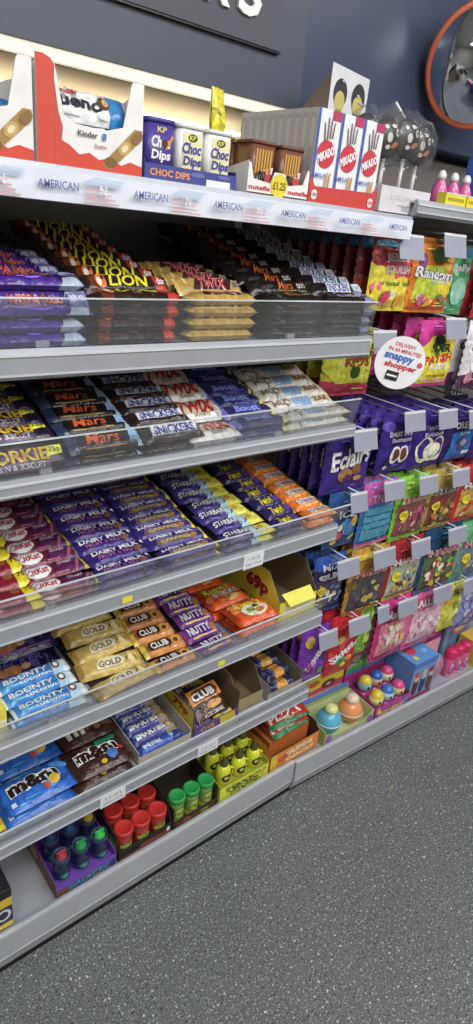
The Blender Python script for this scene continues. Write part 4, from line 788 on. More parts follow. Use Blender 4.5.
# ------------------------------------------------------------------ peg hooks and hanging bags
HK = plastic('c8cad0', .35); PL = plastic('9497a8', .4)
def hook(x, z, label, yfront=.02, plate=.08, ph=.048, xs=0):
    t = thing('peg_hook', label, 'hook', (x, 0, z), 'peg hooks with grey ticket plates')
    mb = MB(); mb.tube([(0, .451, 0), (0, yfront+.03, 0), (0, yfront+.022, .006)], .0022, steel('c4c8cc')); link('prong', mb, t)
    mb = MB(); mb.tube([(.0, .451, .016), (.0, yfront, .016)], .0016, steel('c4c8cc')); mb.tube([(-plate/2, yfront, .016), (plate/2, yfront, .016)], .0016, steel('c4c8cc')); ta = link('ticket_arm', mb, t)
    mb = MB(); fr = frame((xs, yfront-.002, .014), (1, 0, 0), (0, -.30, -.954), (0, -.954, .30)); mb.slab([(-plate/2, 0), (-plate/2, ph), (plate/2, ph), (plate/2, 0)], fr, .0012, PL)
    mb.slab([(-plate/2, -.002), (-plate/2, .003), (plate/2, .003), (plate/2, -.002)], fr, -.0012, plastic('d0d2da', .3)); link('ticket_plate', mb, ta)
    mb = MB(); mb.box(-.02, .02, .446, .4515, -.012, .022, steel('8d9097')); link('back_clip', mb, t)
def hang(k, W, H, T, base, items, header=None, **kw):
    D[k] = (pillow(W, H, T, base, [], items, seed=len(D)+5, cu=.015, cv=.09, ru=.35, rv=.5, nu=18, nv=18, upright=True, hole=True, back=kw.pop('back', None), **kw), W, H, T)
def hb(hc, tc='c83040', body='8a4a34', cols=('d8b040', 'a83c30', '5a8a3c', 'e8d8b0', '7a3c28'), bot=None, seed=1, txt='HARIBO', badge=True, n=16):
    it = [('r', -.88, -.8, .88, .22, body)] + PAT(seed, n, list(cols), -.85, .85, -.78, .2, .14)
    if bot: it.append(('r', -.97, -.97, .97, -.80, bot))
    it.append(('t', txt, 0, .36, .84, .15, 'f4ecec', {'bold': .13})); it.append(('t', txt, 0, .36, .84, .14, tc, {'bold': .05}))
    if badge: it += [('e', -.6, -.1, .22, .16, 'ecd830'), ('t', '£1.25', -.6, -.1, .16, .08, '5a4a10')]
    return it
hang('squid', 0.135, .150, .030, 'd8404c', [('p', [(-1, -1), (1, -1), (1, -.1), (-1, .35)], 'e8d840'), ('e', .1, .35, .55, .4, 'e8586c'), ('t', 'JELLY', .1, .5, .62, .2, 'f8f0f0', {'bold': .08}), ('t', 'SQUISH', .1, .18, .62, .2, 'f4d8dc', {'bold': .07}), ('t', 'squashies', .1, -.2, .7, .14, '6a8a30', {'bold': .05}), ('r', -.95, .80, .95, .97, '58a8c8')] + PAT(21, 8, ['d84c6c', 'f0a040', '9ac040', 'f0e8b0'], -.8, .9, -.95, -.3, .22))
hang('squidback', .140, .150, .030, '8a2c38', [('r', -.95, .72, .95, .97, '3c88b8'), ('p', [(-1, -1), (1, -1), (1, -.3), (-1, .0)], 'a84c30')])
hang('random', 0.15, .165, .034, 'ec8428', [('p', [(-.9, -.7), (.2, -.85), (.9, -.2), (.3, .3), (-.8, .3)], 'b8c838'), ('p', [(-.9, -.9), (.9, -.9), (.9, -.55), (-.9, -.6)], 'e05c30'), ('e', .5, -.3, .34, .3, 'e8c830'), ('e', -.7, .4, .12, .2, '8a3c90'), ('p', [(-.4, .7), (.1, .78), (.5, .6), (.3, .4), (-.3, .42)], '4a7a38'), ('t', 'Randoms', 0, .08, .90, .22, '4a3a68', {'bold': .14, 'rot': -.05}), ('t', 'Randoms', 0, .08, .90, .21, 'f8f6f0', {'bold': .05, 'rot': -.05}), ('t', 'sweets', .2, -.12, .4, .08, 'c8e0f0')] + PAT(22, 9, ['e85040', 'f0e8c0', '58a050', 'f0c030', 'e86a98'], -.85, .85, -.9, -.35, .15))
hang('greenbag', 0.1, .165, .030, '58b078', [('r', -.95, .7, .95, .97, '58a0d0'), ('t', 'jelly', 0, .35, .6, .2, 'e8f4f8', {'bold': .06}), ('e', 0, -.3, .6, .4, '98d0b8')])
hang('redbag', 0.1, .170, .034, 'c42c34', [('r', -1, .66, 1, .95, 'd8c8a4'), ('t', 'Tasty', .2, .8, .5, .12, '6a4a30', {'bold': .04}), ('t', 'Chews', .1, -.05, .84, .34, 'f4f0f0', {'bold': .06, 'shear': .3, 'rot': 1.2}), ('e', .1, .35, .35, .2, 'd83c44'), ('r', -.4, -.72, -.1, -.6, 'e8dcdc')])
hang('sour', 0.145, .165, .028, 'd83c98', [('p', [(-.8, -.9), (.8, -.9), (.85, .3), (.4, .62), (-.5, .55), (-.9, .2)], 'e8dc38'), ('e', -.1, .25, .34, .26, '3c7a38'), ('e', -.1, .45, .30, .14, '2c2c24'), ('t', 'SOUR', .05, .2, .5, .2, '284818', {'bold': .1}), ('t', 'PATCH', .0, -.12, .7, .2, 'd84430', {'bold': .1, 'rot': .1}), ('t', 'KIDS', .1, -.35, .5, .14, 'f8f4f0', {'bold': .06}), ('t', 'tropical', .1, -.65, .5, .1, '9a5a28')])
hang('sourg', .170, .165, .028, 'd8dc3c', [('p', [(-1, -1), (1, -1), (1, -.66), (-1, -.5)], 'c8405c'), ('p', [(-1, -.2), (-.5, -.6), (.9, -.6), (1, .2)], 'e0e048'), ('t', 'PATCH', .1, .38, .8, .3, '3a3c1c', {'bold': .14}), ('t', 'PATCH', .1, .38, .8, .27, 'e89030', {'bold': .04}), ('t', 'KIDS', .25, .05, .5, .22, 'b04830', {'bold': .1}), ('e', .2, -.25, .2, .2, '3c5a28')])
hang('cherry', 0.16, .180, .034, 'dcd8dc', [('r', -1, .6, 1, .96, 'e8e4e8'), ('e', .6, .5, .2, .2, 'e8d850'), ('t', 'Cherry', .0, .2, .8, .26, '3c3444', {'bold': .04, 'shear': .25}), ('t', 'mix', .2, -.08, .3, .1, '8a8490'), ('p', [(-1, -1), (1, -1), (1, -.45), (.2, -.3), (-1, -.6)], '5a2c54')] + PAT(25, 9, ['8a2c50', '3c2440', 'b04870', 'd890a8'], -.9, .9, -.95, -.4, .16))
hang('eclairs', 0.16, .165, .034, '3a2486', [('t', 'Eclairs', .0, .2, .80, .46, '241458', {'bold': .12, 'rot': .14, 'shear': .15}), ('t', 'Eclairs', .0, .2, .80, .44, 'f0ece4', {'bold': .06, 'rot': .14, 'shear': .15}), ('e', -.2, -.35, .3, .22, 'a87848'), ('e', .25, -.2, .2, .18, '8a5830'), ('e', -.1, -.45, .2, .12, '5a3450'), ('e', .35, -.5, .16, .1, 'c89050')])
hang('buttons', 0.128, .165, .034, '3b2385', [('p', [(.3, -1), (.9, -.2), (.7, .8), (1, .8), (1, -1)], '4c34a4'), ('t', 'DAIRY MILK', .0, .35, .7, .12, 'f0ecf8', {'bold': .07}), ('t', 'Buttons', .05, .15, .6, .11, 'd8d0f0', {'bold': .05}), ('e', -.2, -.35, .3, .3, 'eee8ee'), ('e', .3, -.35, .3, .3, 'eee8ee'), ('e', -.17, -.35, .2, .22, '6a3c28'), ('e', .3, -.35, .2, .22, '6a3c28'), ('e', -.6, -.75, .1, .08, 'f0f0f0')])
hang('wbuttons', 0.14, .165, .034, '3b2385', [('e', -.35, -.3, .5, .46, 'ece4b8'), ('e', -.42, -.25, .36, .36, '3b2385'), ('e', .45, -.3, .42, .44, 'ece4b8'), ('e', .40, -.25, .3, .34, '3b2385'), ('e', -.18, -.32, .28, .26, 'f0ead0'), ('e', .28, -.32, .26, .24, 'ece2c4'), ('e', .55, .55, .2, .22, '6a4cd0'), ('t', 'WHITE', .0, .45, .4, .1, 'd8d4e8', {'bold': .06}), ('t', 'Buttons', 0, .25, .6, .12, 'c8c4dc', {'bold': .06}), ('p', [(-.1, -.72), (.6, -.72), (.62, -.6), (-.08, -.6)], 'f4f0e8')])
hang('oreo', 0.128, .150, .034, '352070', [('p', [(-.8, -.9), (.8, -.9), (.85, .2), (.4, .35), (-.7, .2)], '2c6cc0'), ('t', 'OREO', -.05, .48, .6, .2, 'f4f4fc', {'bold': .1}), ('t', 'bites', .1, .18, .36, .1, 'c8d8f0'), ('e', 0, -.25, .4, .28, '4a4468'), ('e', .1, -.2, .2, .14, '8a90b0'), ('r', .2, -.7, .8, -.56, 'e8e8f8')])
hang('daim', 0.125, .160, .034, '3a2270', [('t', 'CHUNKS', .0, .5, .8, .2, 'c84850', {'bold': .08}), ('e', -.3, .0, .3, .2, '6a3c30'), ('e', .3, -.2, .3, .2, '7a4838'), ('r', .0, -.6, .7, -.48, 'e8e4f0'), ('e', .7, .3, .3, .3, '6c50c8')])
hang('bluepink', 0.135, .195, .030, '3c78b8', [('r', -1, .35, 1, .96, 'c85ca8'), ('t', 'TANGY', .1, .5, .7, .18, 'f0d0e8', {'bold': .06}), ('e', .7, .45, .24, .2, 'd84890'), ('t', '0', .7, .45, .12, .12, 'f4e8f0'), ('r', -.85, -.75, .85, .25, '4c98b8'), ('r', -.8, -.2, .8, -.15, '2c5c80'), ('r', -.8, .0, .8, .05, '2c5c80'), ('r', -.8, -.4, .8, -.36, '2c5c80'), ('r', -1, -.98, 1, -.84, 'e060a0')])
hang('darkmix', .115, .185, .030, '2c2a5c', [('r', -1, .55, 1, .96, '3058b0'), ('t', 'MIX', 0, .62, .6, .16, 'd8dcf0')]+hb('3c3468', 'd8d0e8', '54406c', ('c85070', 'd8b040', '4a90b0', 'e0e0d0', '6aa050'), '3c58b0', 71, txt='GUMS')[0:])
hang('blueearly', .115, .160, .030, '28508c', PAT(72, 12, ['e8c840', 'd84c50', 'e8e8f0', '4aa0d0', '2c3c80'], -.9, .9, -.9, .2, .18)+[('e', .2, -.2, .3, .3, '4070b0'), ('t', 'ICE', 0, .3, .5, .2, 'e8f0f8', {'bold': .06}), ('e', .5, .0, .2, .2, 'd8b040')])
hang('hgreen', 0.143, .200, .032, '86c83c', hb('86c83c', 'b83850', '8a4a50', ('c85070', 'a83c58', '7a3040', 'd87890', 'e8b0a0'), '80c838', 31))
hang('hgold', 0.14, .195, .032, 'b09848', hb('b09848', '2c2828', '7a4038', ('c86038', 'd0a040', 'a03c30', '5a8038'), 'a89038', 32))
hang('hred', 0.155, .190, .032, 'd03038', hb('d03038', 'e8e0e0', 'c8a050', ('d8c050', '6a3c28', '5a9a40', 'e05030', 'f0e8c8'), 'd83038', 33))
hang('hstar', 0.158, .215, .036, 'c08c38', hb('c08c38', 'c82c34', '4a4a50', ('7a7c84', '3c3c44', 'c8b050', '5c3c60', '9a9ca0'), 'c86c38', 34, badge=False)+[('r', -.95, .75, .95, .88, 'e8c850')])
hang('hred2', 0.152, .205, .034, 'a82c34', hb('a82c34', 'e8c8c8', 'b0b498', ('d8c050', '6a3c28', '5a9a40', '6c8498', 'f0e8c8'), 'c8b848', 35))
hang('hblue', 0.185, .235, .040, '20466e', hb('20466e', 'c83c48', '5c6c50', ('e8d030', '6a3c28', '70b040', 'e8b8a0', 'f0e8c8', 'c84840', 'e0c828'), '2c70a8', 36, badge=False, n=26))
hang('hteal', 0.18, .225, .036, '68b078', hb('68b078', 'b84858', '7888a0', ('e8d050', '4a7cb0', 'e07848', 'd8e0e8', '5a9a60'), '4c90c0', 37, n=20))
hang('skp', 0.112, .185, .028, '7c34b4', [('t', 'Skittles', .0, .0, .9, .18, 'f4ecf8', {'bold': .09, 'rot': .9}), ('e', -.5, .6, .3, .2, 'e0c040'), ('e', -.4, -.3, .2, .14, 'c04878'), ('e', .5, -.6, .2, .14, '58a048'), ('e', .5, .3, .16, .1, 'e88838')])
hang('skr', 0.122, .215, .032, 'cc2430', [('t', 'Skittles', .1, -.1, 1.1, .17, 'f8f4f0', {'bold': .09, 'rot': .5}), ('e', -.2, -.45, .34, .14, '4a9a40'), ('e', .3, -.4, .2, .1, 'e8a030'), ('e', -.45, .3, .26, .12, 'e8c850'), ('e', .0, -.6, .2, .08, 'e8d838'), ('r', -.9, .6, .9, .8, 'd8303c')])
hang('skg', 0.07, .200, .030, '7cc034', [('t', 'Sour', .0, .1, .6, .2, 'f4f8e8', {'bold': .06, 'rot': .6}), ('e', .1, -.3, .3, .2, 'c8e060')])
hang('pinkm', 0.15, .230, .040, 'd83c84', [('r', -.85, -.8, .85, .3, 'e08898')]+PAT(41, 20, ['f0e0b0', 'f4c8d0', 'e8d070', 'f8f0e8'], -.8, .8, -.75, .3, .15)+[('t', 'Mallow', 0, .55, .8, .18, 'f8e8f0', {'bold': .07}), ('r', -1, -.98, 1, -.84, 'd03c7c')])
hang('pinkl', 0.185, .235, .040, 'e06498', [('r', -.85, -.8, .85, .3, 'eeb8c8')]+PAT(42, 18, ['f8e8ee', 'f0c8d8', 'f4dce0', 'e890b0'], -.8, .8, -.75, .3, .16)+[('t', 'ALLOWS', 0, .55, .8, .16, 'f8f0f4', {'bold': .07}), ('r', -1, -.98, 1, -.84, 'e05c98')])
hang('yellowb', 0.095, .215, .030, 'dce048', PAT(43, 8, ['f0f0a0', 'a8c840', 'e8c030'], s=.22)+[('t', 'LEMON', 0, .5, .8, .14, '5a7a28', {'bold': .06})])
hang('bluep', 0.16, .235, .036, '8c90cc', PAT(44, 12, ['a8a8dc', 'd878b0', '7c88d0', 'c0c8ec'], s=.2)+[('t', 'FREEZE', 0, .5, .8, .2, '3c58b8', {'bold': .09}), ('r', -1, -.98, 1, -.84, '6c60b0')])
hang('mixb', 0.16, .235, .036, 'c87850', PAT(45, 18, ['3c88c8', 'e8b040', '58a858', 'd84c50', 'e8e0d0'], s=.18)+[('t', 'MIX', 0, .5, .6, .2, 'f0f0f0', {'bold': .09})])
HL = []
def pegs(k, x, zt, n, pitch, desc, cat='sweet bag', yf=.062, alt=None, tilt=0, hk=True, plate=.080, ph=.048, xs=0):
    me, W, H, T = D[k]; p = max(pitch, T*1.0+.004)
    for j in range(n):
        m2 = D[alt][0] if alt and j else me; y = yf+p*j
        if y > .43: break
        lab = f'{desc}, front bag on its peg' if j == 0 else f'{desc}, {ORD[j]} bag on its peg'
        if alt and j: lab = f'dark red bag with blue header behind the {desc.split(",")[0]}, {ORD[j]} on peg'
        r = random.Random(hash((len(HL), j)) % 9999 if False else len(HL)*31+j)
        tag(link('sweet_bag', m2, None, (x+r.uniform(-.002, .002), y, zt-H), (0, 0, R(r.uniform(-1.5, 1.5)+tilt))), lab, cat, desc.split(',')[0] + 's')
    HL.append(1)
    if hk: hook(x, zt-.0055*H/.165+.001, f'grey-plated peg hook carrying the {desc}', .02, plate, ph, xs)
# row 0
pegs('squid', 1.228, 1.556, 8, .040, 'red and yellow jelly bag', alt='squidback')
pegs('random', 1.376, 1.568, 4, .038, 'orange bag with white bubble lettering')
pegs('greenbag', 1.506, 1.560, 4, .04, 'green and blue jelly bag', yf=.09, plate=.05)
pegs('redbag', 1.612, 1.560, 6, .040, 'red bag with cream header')
pegs('redbag', 1.718, 1.560, 6, .040, 'red bag with cream header, next peg right')
pegs('random', 1.850, 1.560, 3, .040, 'orange bag with white bubble lettering, rightmost peg')
# row 1
pegs('sourg', 1.235, 1.352, 5, .05, 'lime yellow sour bag', yf=.150, hk=False)
hook(1.235, 1.347, 'peg hook with grey ticket plate carrying the lime yellow sour bags', .05)
pegs('sour', 1.450, 1.385, 5, .045, 'pink and yellow sour bag')
pegs('cherry', 1.650, 1.385, 7, .036, 'white and plum bag with dark script')
pegs('cherry', 1.818, 1.385, 3, .036, 'white and plum bag with dark script, next peg right')
# row 2
pegs('eclairs', 1.196, 1.128, 5, .04, 'purple bag with big white script')
pegs('buttons', 1.368, 1.158, 5, .04, 'purple bag picturing two brown buttons')
pegs('wbuttons', 1.505, 1.152, 5, .04, 'purple bag with cream swirl')
pegs('oreo', 1.642, 1.140, 4, .04, 'dark purple bag with blue panel')
pegs('daim', 1.772, 1.142, 4, .04, 'dark purple bag with red capitals')
pegs('buttons', 1.902, 1.150, 3, .04, 'purple bag picturing two brown buttons, rightmost peg')
# row 3
pegs('blueearly', 1.215, .962, 4, .04, 'blue bag partly behind the third shelf', plate=.06)
pegs('bluepink', 1.345, .975, 6, .034, 'blue bag with pink header')
pegs('hgreen', 1.488, .968, 5, .036, 'bright green bag of red gums')
pegs('hgold', 1.634, .968, 5, .036, 'gold bag with dark lettering')
pegs('hred', 1.786, .962, 5, .036, 'red bag with yellow price dot')
pegs('hgold', 1.938, .962, 4, .036, 'gold bag with dark lettering, rightmost peg')
# row 4
pegs('darkmix', 1.222, .772, 4, .04, 'indigo gum bag with blue header', yf=.08)
pegs('hstar', 1.364, .770, 5, .038, 'amber bag of grey and black sweets', plate=.09, ph=.05)
pegs('hred2', 1.522, .765, 5, .038, 'dark red bag of mixed sweets', plate=.085, ph=.048)
pegs('hblue', 1.694, .770, 4, .045, 'large navy bag of mixed gums', plate=.09, ph=.048)
pegs('hteal', 1.880, .755, 4, .045, 'pale green bag of mixed gums', plate=.085)
# row 5
pegs('skp', 1.196, .553, 4, .034, 'violet fruit chew bag', plate=.07)
pegs('skr', 1.316, .562, 4, .036, 'bright red fruit chew bag', plate=.085, ph=.048)
pegs('skg', 1.415, .570, 4, .034, 'lime green sour chew bag', yf=.08, plate=.05)
pegs('pinkm', 1.528, .562, 5, .045, 'pink bag with yellow and white mallows', plate=.09, ph=.05)
pegs('pinkl', 1.698, .562, 4, .045, 'pale pink bag of white mallows', plate=.095, ph=.05)
pegs('yellowb', 1.842, .548, 4, .04, 'tall lemon yellow bag', plate=.06)
pegs('bluep', 1.972, .548, 4, .045, 'lilac bag with blue capitals', plate=.08)

# ------------------------------------------------------------------ second bay: base deck goods
ZG = ZF-.004
t = tray('display_tray', 'blue-edged tray with two big plastic eggs, base deck of the far bay', 'tray', 1.265, 1.480, .012, .125, ZG+.0005, .050, .056, .062, 'a8b868', 'c8d498', slant=.0,
     front_poly=[(-.1075, 0), (.1075, 0), (.1075, .058), (.06, .030), (-.06, .030), (-.1075, .050)], items_f=[('e', -.85, .0, .12, .7, '9058b8'), ('e', .85, .0, .12, .7, '8c54b4'), ('p', [(-.7, -.95), (.7, -.95), (.55, -.2), (-.55, -.2)], 'c4a8d8'), ('t', 'EGG', .0, -.6, .3, .4, '70408a', {'bold': .08})])
for i, (x, c1, c2, nm) in enumerate(((1.335, '58b8dc', 'dce48c', 'blue and lime'), (1.430, 'f09a58', 'ecd8b8', 'orange and cream'))):
    t = thing('toy_egg', f'big {nm} plastic toy egg in the blue-edged tray', 'toy egg', (x-.01, .062, ZG+.003)); t.scale = (.95, .95, .85)
    mb = MB(); mb.ball((0, 0, .050), .043, plastic(c1, .12), 22, (1, 1, 1.15), None); link('egg_shell', mb, t)
    mb = MB(); mb.lathe([(.0435, -.003), (.0455, 0), (.0435, .003)], 0, 0, .052, plastic('e8e8ec', .2), 24, cap=False); link('seam_ring', mb, t)
    mb = MB(); mb.ball((0, -.002, .104), .0235, plastic(c2, .15), 16, (1, 1, .8)); link('egg_top', mb, t)
mb = MB(); mb.box(1.270, 1.475, .1265, .138, ZG+.003, ZG+.075, card('98b45c')); mb.box(1.269, 1.476, .1262, .139, ZG+.0755, ZG+.082, card('5878c8')); tag(link('card_block', mb), 'green carton with blue lid edge behind the two plastic eggs', 'carton')
for j in range(2):
    flat_box('carton', f'maroon and yellow doughnut carton, {["lower","upper"][j]} of the pair behind the plastic eggs', 'carton', 1.262, 1.452, .141, .290, ZG+.0005+.084*j, ZG+.084+.084*j, {'*': 'e8d030', 't': '6a2420', 'l': 'c83c30'}, {'f': [('p', [(-1, -1), (1, -1), (1, -.3), (-1, -.6)], 'c8486c'), ('e', .3, -.4, .34, .4, '7a2c34'), ('e', .3, -.4, .12, .14, 'd8b0a0'), ('e', -.4, .1, .24, .3, 'c87038')], 't': [('e', -.5, -.3, .28, .3, 'c8506c'), ('e', .3, .3, .3, .3, 'd05c74'), ('e', -.5, -.3, .1, .1, '6a2420'), ('e', .3, .3, .1, .1, '6a2420'), ('t', 'DONUTS', .4, -.5, .5, .2, 'e8c8a0')]}, 'doughnut cartons')
for i in range(3):
    for j in range(2):
        t = thing('jelly_pack', f'green and red cup pack with blue top, {["left","middle","right"][i]}, {["front","rear"][j]} layer behind the toy heads', 'cup pack', (1.512+.088*i, .182+.075*j, ZG+.0965), 'green and red cup packs')
        mb = MB(); mb.box(-.042, .042, -.035, .035, 0, .105, {'*': card('5cb05c'), 't': card('8cc8a0'), 'l': card('c83040')})
        art(mb, [('p', [(-1, .1), (1, .5), (1, 1), (-1, 1)], 'd03848'), ('e', 0, .2, .5, .3, 'e8e0a8'), ('t', 'JELLY', 0, -.3, .8, .24, 'e4f0e0', {'bold': .07}), ('r', -1, -1, 1, -.75, '3c8ccc')], frame((0, -.035, .0525), (1, 0, 0), (0, 0, 1), (0, -1, 0)), .042, .0525, mf=card)
        art(mb, [('e', 0, 0, .8, .5, '3c78c8'), ('t', 'JELLO', 0, 0, .9, .4, 'e0e8f4', {'bold': .07})], frame((0, 0, .105), (1, 0, 0), (0, 1, 0), (0, 0, 1)), .042, .035, mf=card)
        link('pack_body', mb, t); mb = MB(); mb.box(-.043, .043, -.036, .036, .1055, .110, clear('clear_lid', 'a8d0e0', .4)); link('lid', mb, t)
mb = MB(); mb.box(1.466, 1.735, .143, .30, ZG+.0005, ZG+.096, card('c8307c')); tag(link('carton', mb), 'magenta carton base under the green and red cup packs', 'carton')
tray('display_tray', 'magenta and violet tray of round-headed toy candy, far base deck', 'tray', 1.490, 1.656, .012, .135, ZG+.0005, .052, .058, .066, 'b83c90', 'a83080',
     items_f=[('p', [(-1, -1), (1, -1), (1, .0), (-1, .4)], '7a3ca0'), ('t', 'POP HEADS', .0, -.2, .7, .5, 'e8c850', {'bold': .07}), ('e', -.8, .3, .12, .5, 'e0b848'), ('e', .8, .2, .12, .5, '4890c8')])
cols = [('e8d030', 'e8d890'), ('3c78d0', 'b8d0d8'), ('e84c8c', 'd8c890'), ('e8d030', '88b0c0'), ('2c60c8', 'c8a888'), ('e04c88', 'e0d8b0')]
for j in range(2):
    for i in range(3):
        c1, c2 = cols[j*3+i]; nm = {'e8d030': 'yellow', '3c78d0': 'blue', '2c60c8': 'blue', 'e84c8c': 'pink', 'e04c88': 'pink'}[c1]
        t = thing('toy_candy', f'clear ball toy candy with {nm} cap, {["front","rear"][j]} row of the magenta tray', 'toy candy', (1.520+.053*i, .043+.056*j, ZG+.003), 'ball toy candies')
        hh = .0 if j == 0 else .02
        mb = MB(); mb.lathe([(.022, 0), (.024, .004), (.022, .03+hh), (.010, .036+hh)], 0, 0, 0, plastic('c84890', .2), 18); link('toy_base', mb, t)
        mb = MB(); mb.ball((0, 0, .058+hh), .0255, plastic(c2, .08), 18); 
        art(mb, [('e', -.4, .1, .2, .25, '2a2a30'), ('e', .4, .1, .2, .25, '2a2a30')], lambda u, v, k=0, z=.058+hh: (u, -math.sqrt(max(.00005, .0255**2-u*u-v*v))-k-.0006, z+v), .02, .02, step=.006, mf=lambda c: plastic(c, .2)); link('ball', mb, t)
        mb = MB(); mb.lathe([(.021, 0), (.022, .006), (.014, .018), (.004, .022)], 0, 0, .069+hh, plastic(c1, .2), 18); link('cap', mb, t)
t = flat_box('carton', 'light blue carton with blue top showing dolls on its front, far base deck', 'carton', 1.664, 1.790, .020, .140, ZG+.0005, ZG+.158, {'*': '5c8cd8', 't': '5c98e0', 'f': '7c9cd0'}, {'f': [('r', -1, -1, 1, -.8, 'b83c58'), ('r', -1, .7, 1, 1, '4c7cd0')]+[q for i in range(3) for q in (('e', -.6+.6*i, -.3, .24, .45, ['5a2c28', '2c3c68', '6a3424'][i]), ('e', -.6+.6*i, .15, .17, .18, 'e0c0a0'), ('e', -.6+.6*i, .36, .19, .16, ['c85838', 'b8bcc8', 'a84030'][i]))], 't': [('e', -.3, .1, .4, .4, 'd83c60'), ('t', 'JAZZIES', .1, .5, .8, .24, 'f4f0fc', {'bold': .09}), ('e', -.5, -.6, .16, .18, 'ecd840'), ('e', .5, -.3, .2, .2, '88b8f0')]})
t = thing('blister_pack', 'clear domed blister pack with pink toy on card, far base deck', 'blister pack', (1.845, .06, ZG+.0005))
mb = MB(); mb.box(-.048, .048, .03, .032, 0, .15, {'*': card('e0889c'), 'f': card('e8a0b0')}); link('backing_card', mb, t)
mb = MB(); mb.ball((0, 0, .06), .040, clear('blister', 'f0c0d8', .35), 20, (1, .7, 1.3)); link('dome', mb, t)
mb = MB(); mb.ball((0, 0, .05), .024, plastic('d84890', .3), 14, (1, .8, 1.3)); mb.ball((0, 0, .088), .014, plastic('e8b890', .3), 12); link('toy', mb, t)
for i in range(3):
    t = thing('candy_tube', f'hot pink lidded candy tube, {["left","middle","right"][i]} of three side by side', 'tube', (1.920+.044*i, .050, ZG+.0005), 'hot pink candy tubes')
    mb = MB(); mb.lathe([(.018, 0), (.0195, .003), (.0195, .075), (.018, .078)], 0, 0, 0, plastic('d8588c', .25), 18)
    fr = lambda u, v, k=0: ((.0196+k)*math.sin(u/.0196), -(.0196+k)*math.cos(u/.0196), v+.038)
    art(mb, [('e', 0, .1, .5, .6, 'b878b8'), ('e', 0, .4, .3, .25, 'e8c8a8'), ('r', -.8, -.95, .8, -.75, 'f0a0c0')], fr, .024, .034, step=.006, mf=lambda c: plastic(c, .25)); link('tube_body', mb, t)
    mb = MB(); mb.lathe([(.0205, 0), (.0212, .003), (.0212, .030), (.019, .035), (.001, .036)], 0, 0, .0785, plastic('e02c64', .25), 20, cap=False); link('lid', mb, t)
flat_box('carton', 'pink and violet toy carton behind the clear blister pack', 'carton', 1.80, 1.955, .13, .26, ZG+.0005, ZG+.165, {'*': 'c8489c', 't': 'e07cc0'}, {'t': PAT(51, 10, ['e8d058', '58a8d8', 'f0e0ec', 'd83c58'], s=.2), 'f': PAT(52, 10, ['5c78d0', '3c58c0', 'e86c50', 'f0a0c0'], s=.2)}, None)
flat_box('carton', 'steel blue carton with orange oval, right behind the hot pink tubes', 'carton', 1.965, 2.12, .12, .26, ZG+.0005, ZG+.190, {'*': '6888b8', 't': 'e060a0'}, {'f': [('e', .1, .3, .5, .3, 'e07848'), ('e', .1, .3, .36, .18, 'f0c8a0'), ('r', -.9, -.9, -.6, .9, '88a8d0')], 'l': [('e', 0, .4, .4, .2, 'e07848'), ('r', -.8, -.8, .8, -.4, '88a0c8')], 't': [('e', .2, .0, .6, .7, 'dcd838'), ('e', .2, 0, .3, .3, '5a8a38')]})
for i in range(4): flat_box('carton', f'mixed colour toy carton at the far right base deck, {ORD[i]} from left', 'carton', 2.055+.13*i, 2.175+.13*i, .015, .11, ZG+.0005, ZG+.10, {'*': ['d8b040', 'e07c40', '5ca0c8', 'c84c80'][i]}, {'f': PAT(60+i, 6, ['f0e8d0', '3c68b0', 'd83c50', '60a050'], s=.3)})

REC[0] = False
# the far bays stand a few degrees off the line of the near bay
bpy.context.view_layer.update()
PV = Matrix.Translation((1.1345, 0, 0)) @ Matrix.Rotation(R(-3.3), 4, 'Z') @ Matrix.Translation((-1.1345, 0, 0))
for o in B2: o.matrix_world = PV @ o.matrix_world
# ------------------------------------------------------------------ round hanging sign on the near bay's end
t = thing('hanging_sign', 'round white hanging sign with red and blue lettering and barcode block', 'sign', (1.196, -.045, 1.310))
mb = MB(); rs = .058; P = [(rs*math.cos(2*math.pi*k/48), rs*math.sin(2*math.pi*k/48)) for k in range(48)]
SA = R(-32); fr = frame((0, 0, 0), (math.cos(SA), math.sin(SA), 0), (0, 0, 1), (math.sin(SA), -math.cos(SA), 0)); mb.slab(P, fr, .001, plastic('f0f0f2', .4))
ro = -.18
def rt(x, y): return (x*math.cos(ro)-y*math.sin(ro), x*math.sin(ro)+y*math.cos(ro))
it = []
for s, x, y, w, h, c, b in (('DELIVERY', .0, .038, .050, .008, 'd03c48', .05), ('IN 60 MINUTES', .002, .026, .078, .0085, 'd03c48', .05), ('snappy', -.006, .008, .070, .017, '3c70c8', .08), ('shopper', .004, -.008, .078, .016, 'd83c44', .08)):
    X, Y = rt(x, y); it.append(('t', s, X, Y, w, h, c, {'rot': ro, 'bold': b}))
X, Y = rt(.046, .006); it.append(('e', X, Y, .006, .006, 'e0506c'))
for (a, b, c, d) in ((-.024, -.040, .006, -.020),):
    it.append(('p', [rt(a, b), rt(c, b), rt(c, d), rt(a, d)], '28282c'))
    it.append(('p', [rt(a+.003, b+.008), rt(c-.003, b+.008), rt(c-.003, b+.012), rt(a+.003, b+.012)], 'f0f0f2'))
art(mb, it, fr, 1, 1, mf=lambda c: plastic(c, .4)); link('sign_disc', mb, t)
mb = MB(); mb.tube([(-.045, .045, .02), (-.02, .02, .04)], .0015, plastic('d8dce0')); link('clip', mb, t)
for i, (x, z) in enumerate(((1.18, 1.585),)): pass
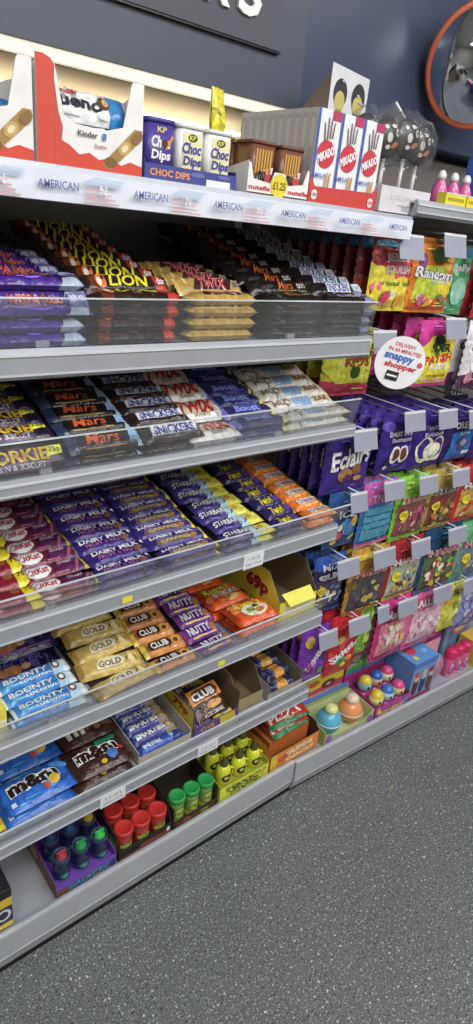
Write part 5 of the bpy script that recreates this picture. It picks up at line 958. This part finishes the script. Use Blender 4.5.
# debris on the floor
mb = MB(); mb.tube([(0, 0, .0015), (.012, .004, .003), (.022, .001, .0015)], .0012, plastic('b8a85c'), 5); tag(link('wrapper_scrap', mb, None, (1.415, -.163, 0)), 'small pale straw scrap lying on the speckled floor', 'litter')
mb = MB(); mb.tube([(0, 0, .0015), (.008, .006, .004), (.010, .014, .0015)], .0012, plastic('b87850'), 5); tag(link('wrapper_scrap', mb, None, (.62, -.33, 0)), 'tiny brown scrap on the floor near the base front', 'litter')

# ------------------------------------------------------------------ lights, world, camera
def area(name, loc, target, size, energy, col=(1, 1, 1), sy=None):
    l = bpy.data.lights.new(name, 'AREA'); l.energy = energy; l.color = col; l.size = size
    if sy: l.shape = 'RECTANGLE'; l.size_y = sy
    o = bpy.data.objects.new(name, l); C.objects.link(o); o.location = loc
    o.rotation_euler = (Vector(target)-Vector(loc)).to_track_quat('-Z', 'Y').to_euler(); return o
for i, x in enumerate((-.9, .9, 2.7)): area('ceiling_lamp', (x, -1.45, 2.96), (x, -1.35, 0), 1.1, 20, (.97, .98, 1), .55)
area('aisle_lamp', (1.0, -2.4, 2.7), (1.0, 0, .7), 2.8, 34, (.96, .98, 1), .5)
area('led_lamp', (.55, .44, 1.765), (.55, .5, 1.70), 1.2, .5, (1, .88, .68), .02)
w = bpy.data.worlds.new('shop_world'); sc.world = w; w.use_nodes = True
w.node_tree.nodes['Background'].inputs[0].default_value = (.9, .94, 1, 1); w.node_tree.nodes['Background'].inputs[1].default_value = .5
sc.view_settings.view_transform = 'Standard'; sc.view_settings.look = 'None'; sc.view_settings.exposure = 0.08
cd = bpy.data.cameras.new('camera'); co = bpy.data.objects.new('camera', cd); C.objects.link(co); sc.camera = co
cd.sensor_fit = 'VERTICAL'; cd.sensor_height = 36; cd.lens = 640/1024*36; cd.clip_start = .02
X = (0.7706197397153575, -0.1918240140757883, 0.6077407048938606); Y = (-0.6300864249919292, -0.3723590028455685, 0.6814248821702535); Z = (0.09558406667392175, -0.9080486334022566, -0.407812905110137)
M = Matrix(((X[0], -X[1], -X[2]), (Y[0], -Y[1], -Y[2]), (Z[0], -Z[1], -Z[2]))).to_4x4(); M.translation = Vector((0, -.9, 1.5525)); co.matrix_world = M
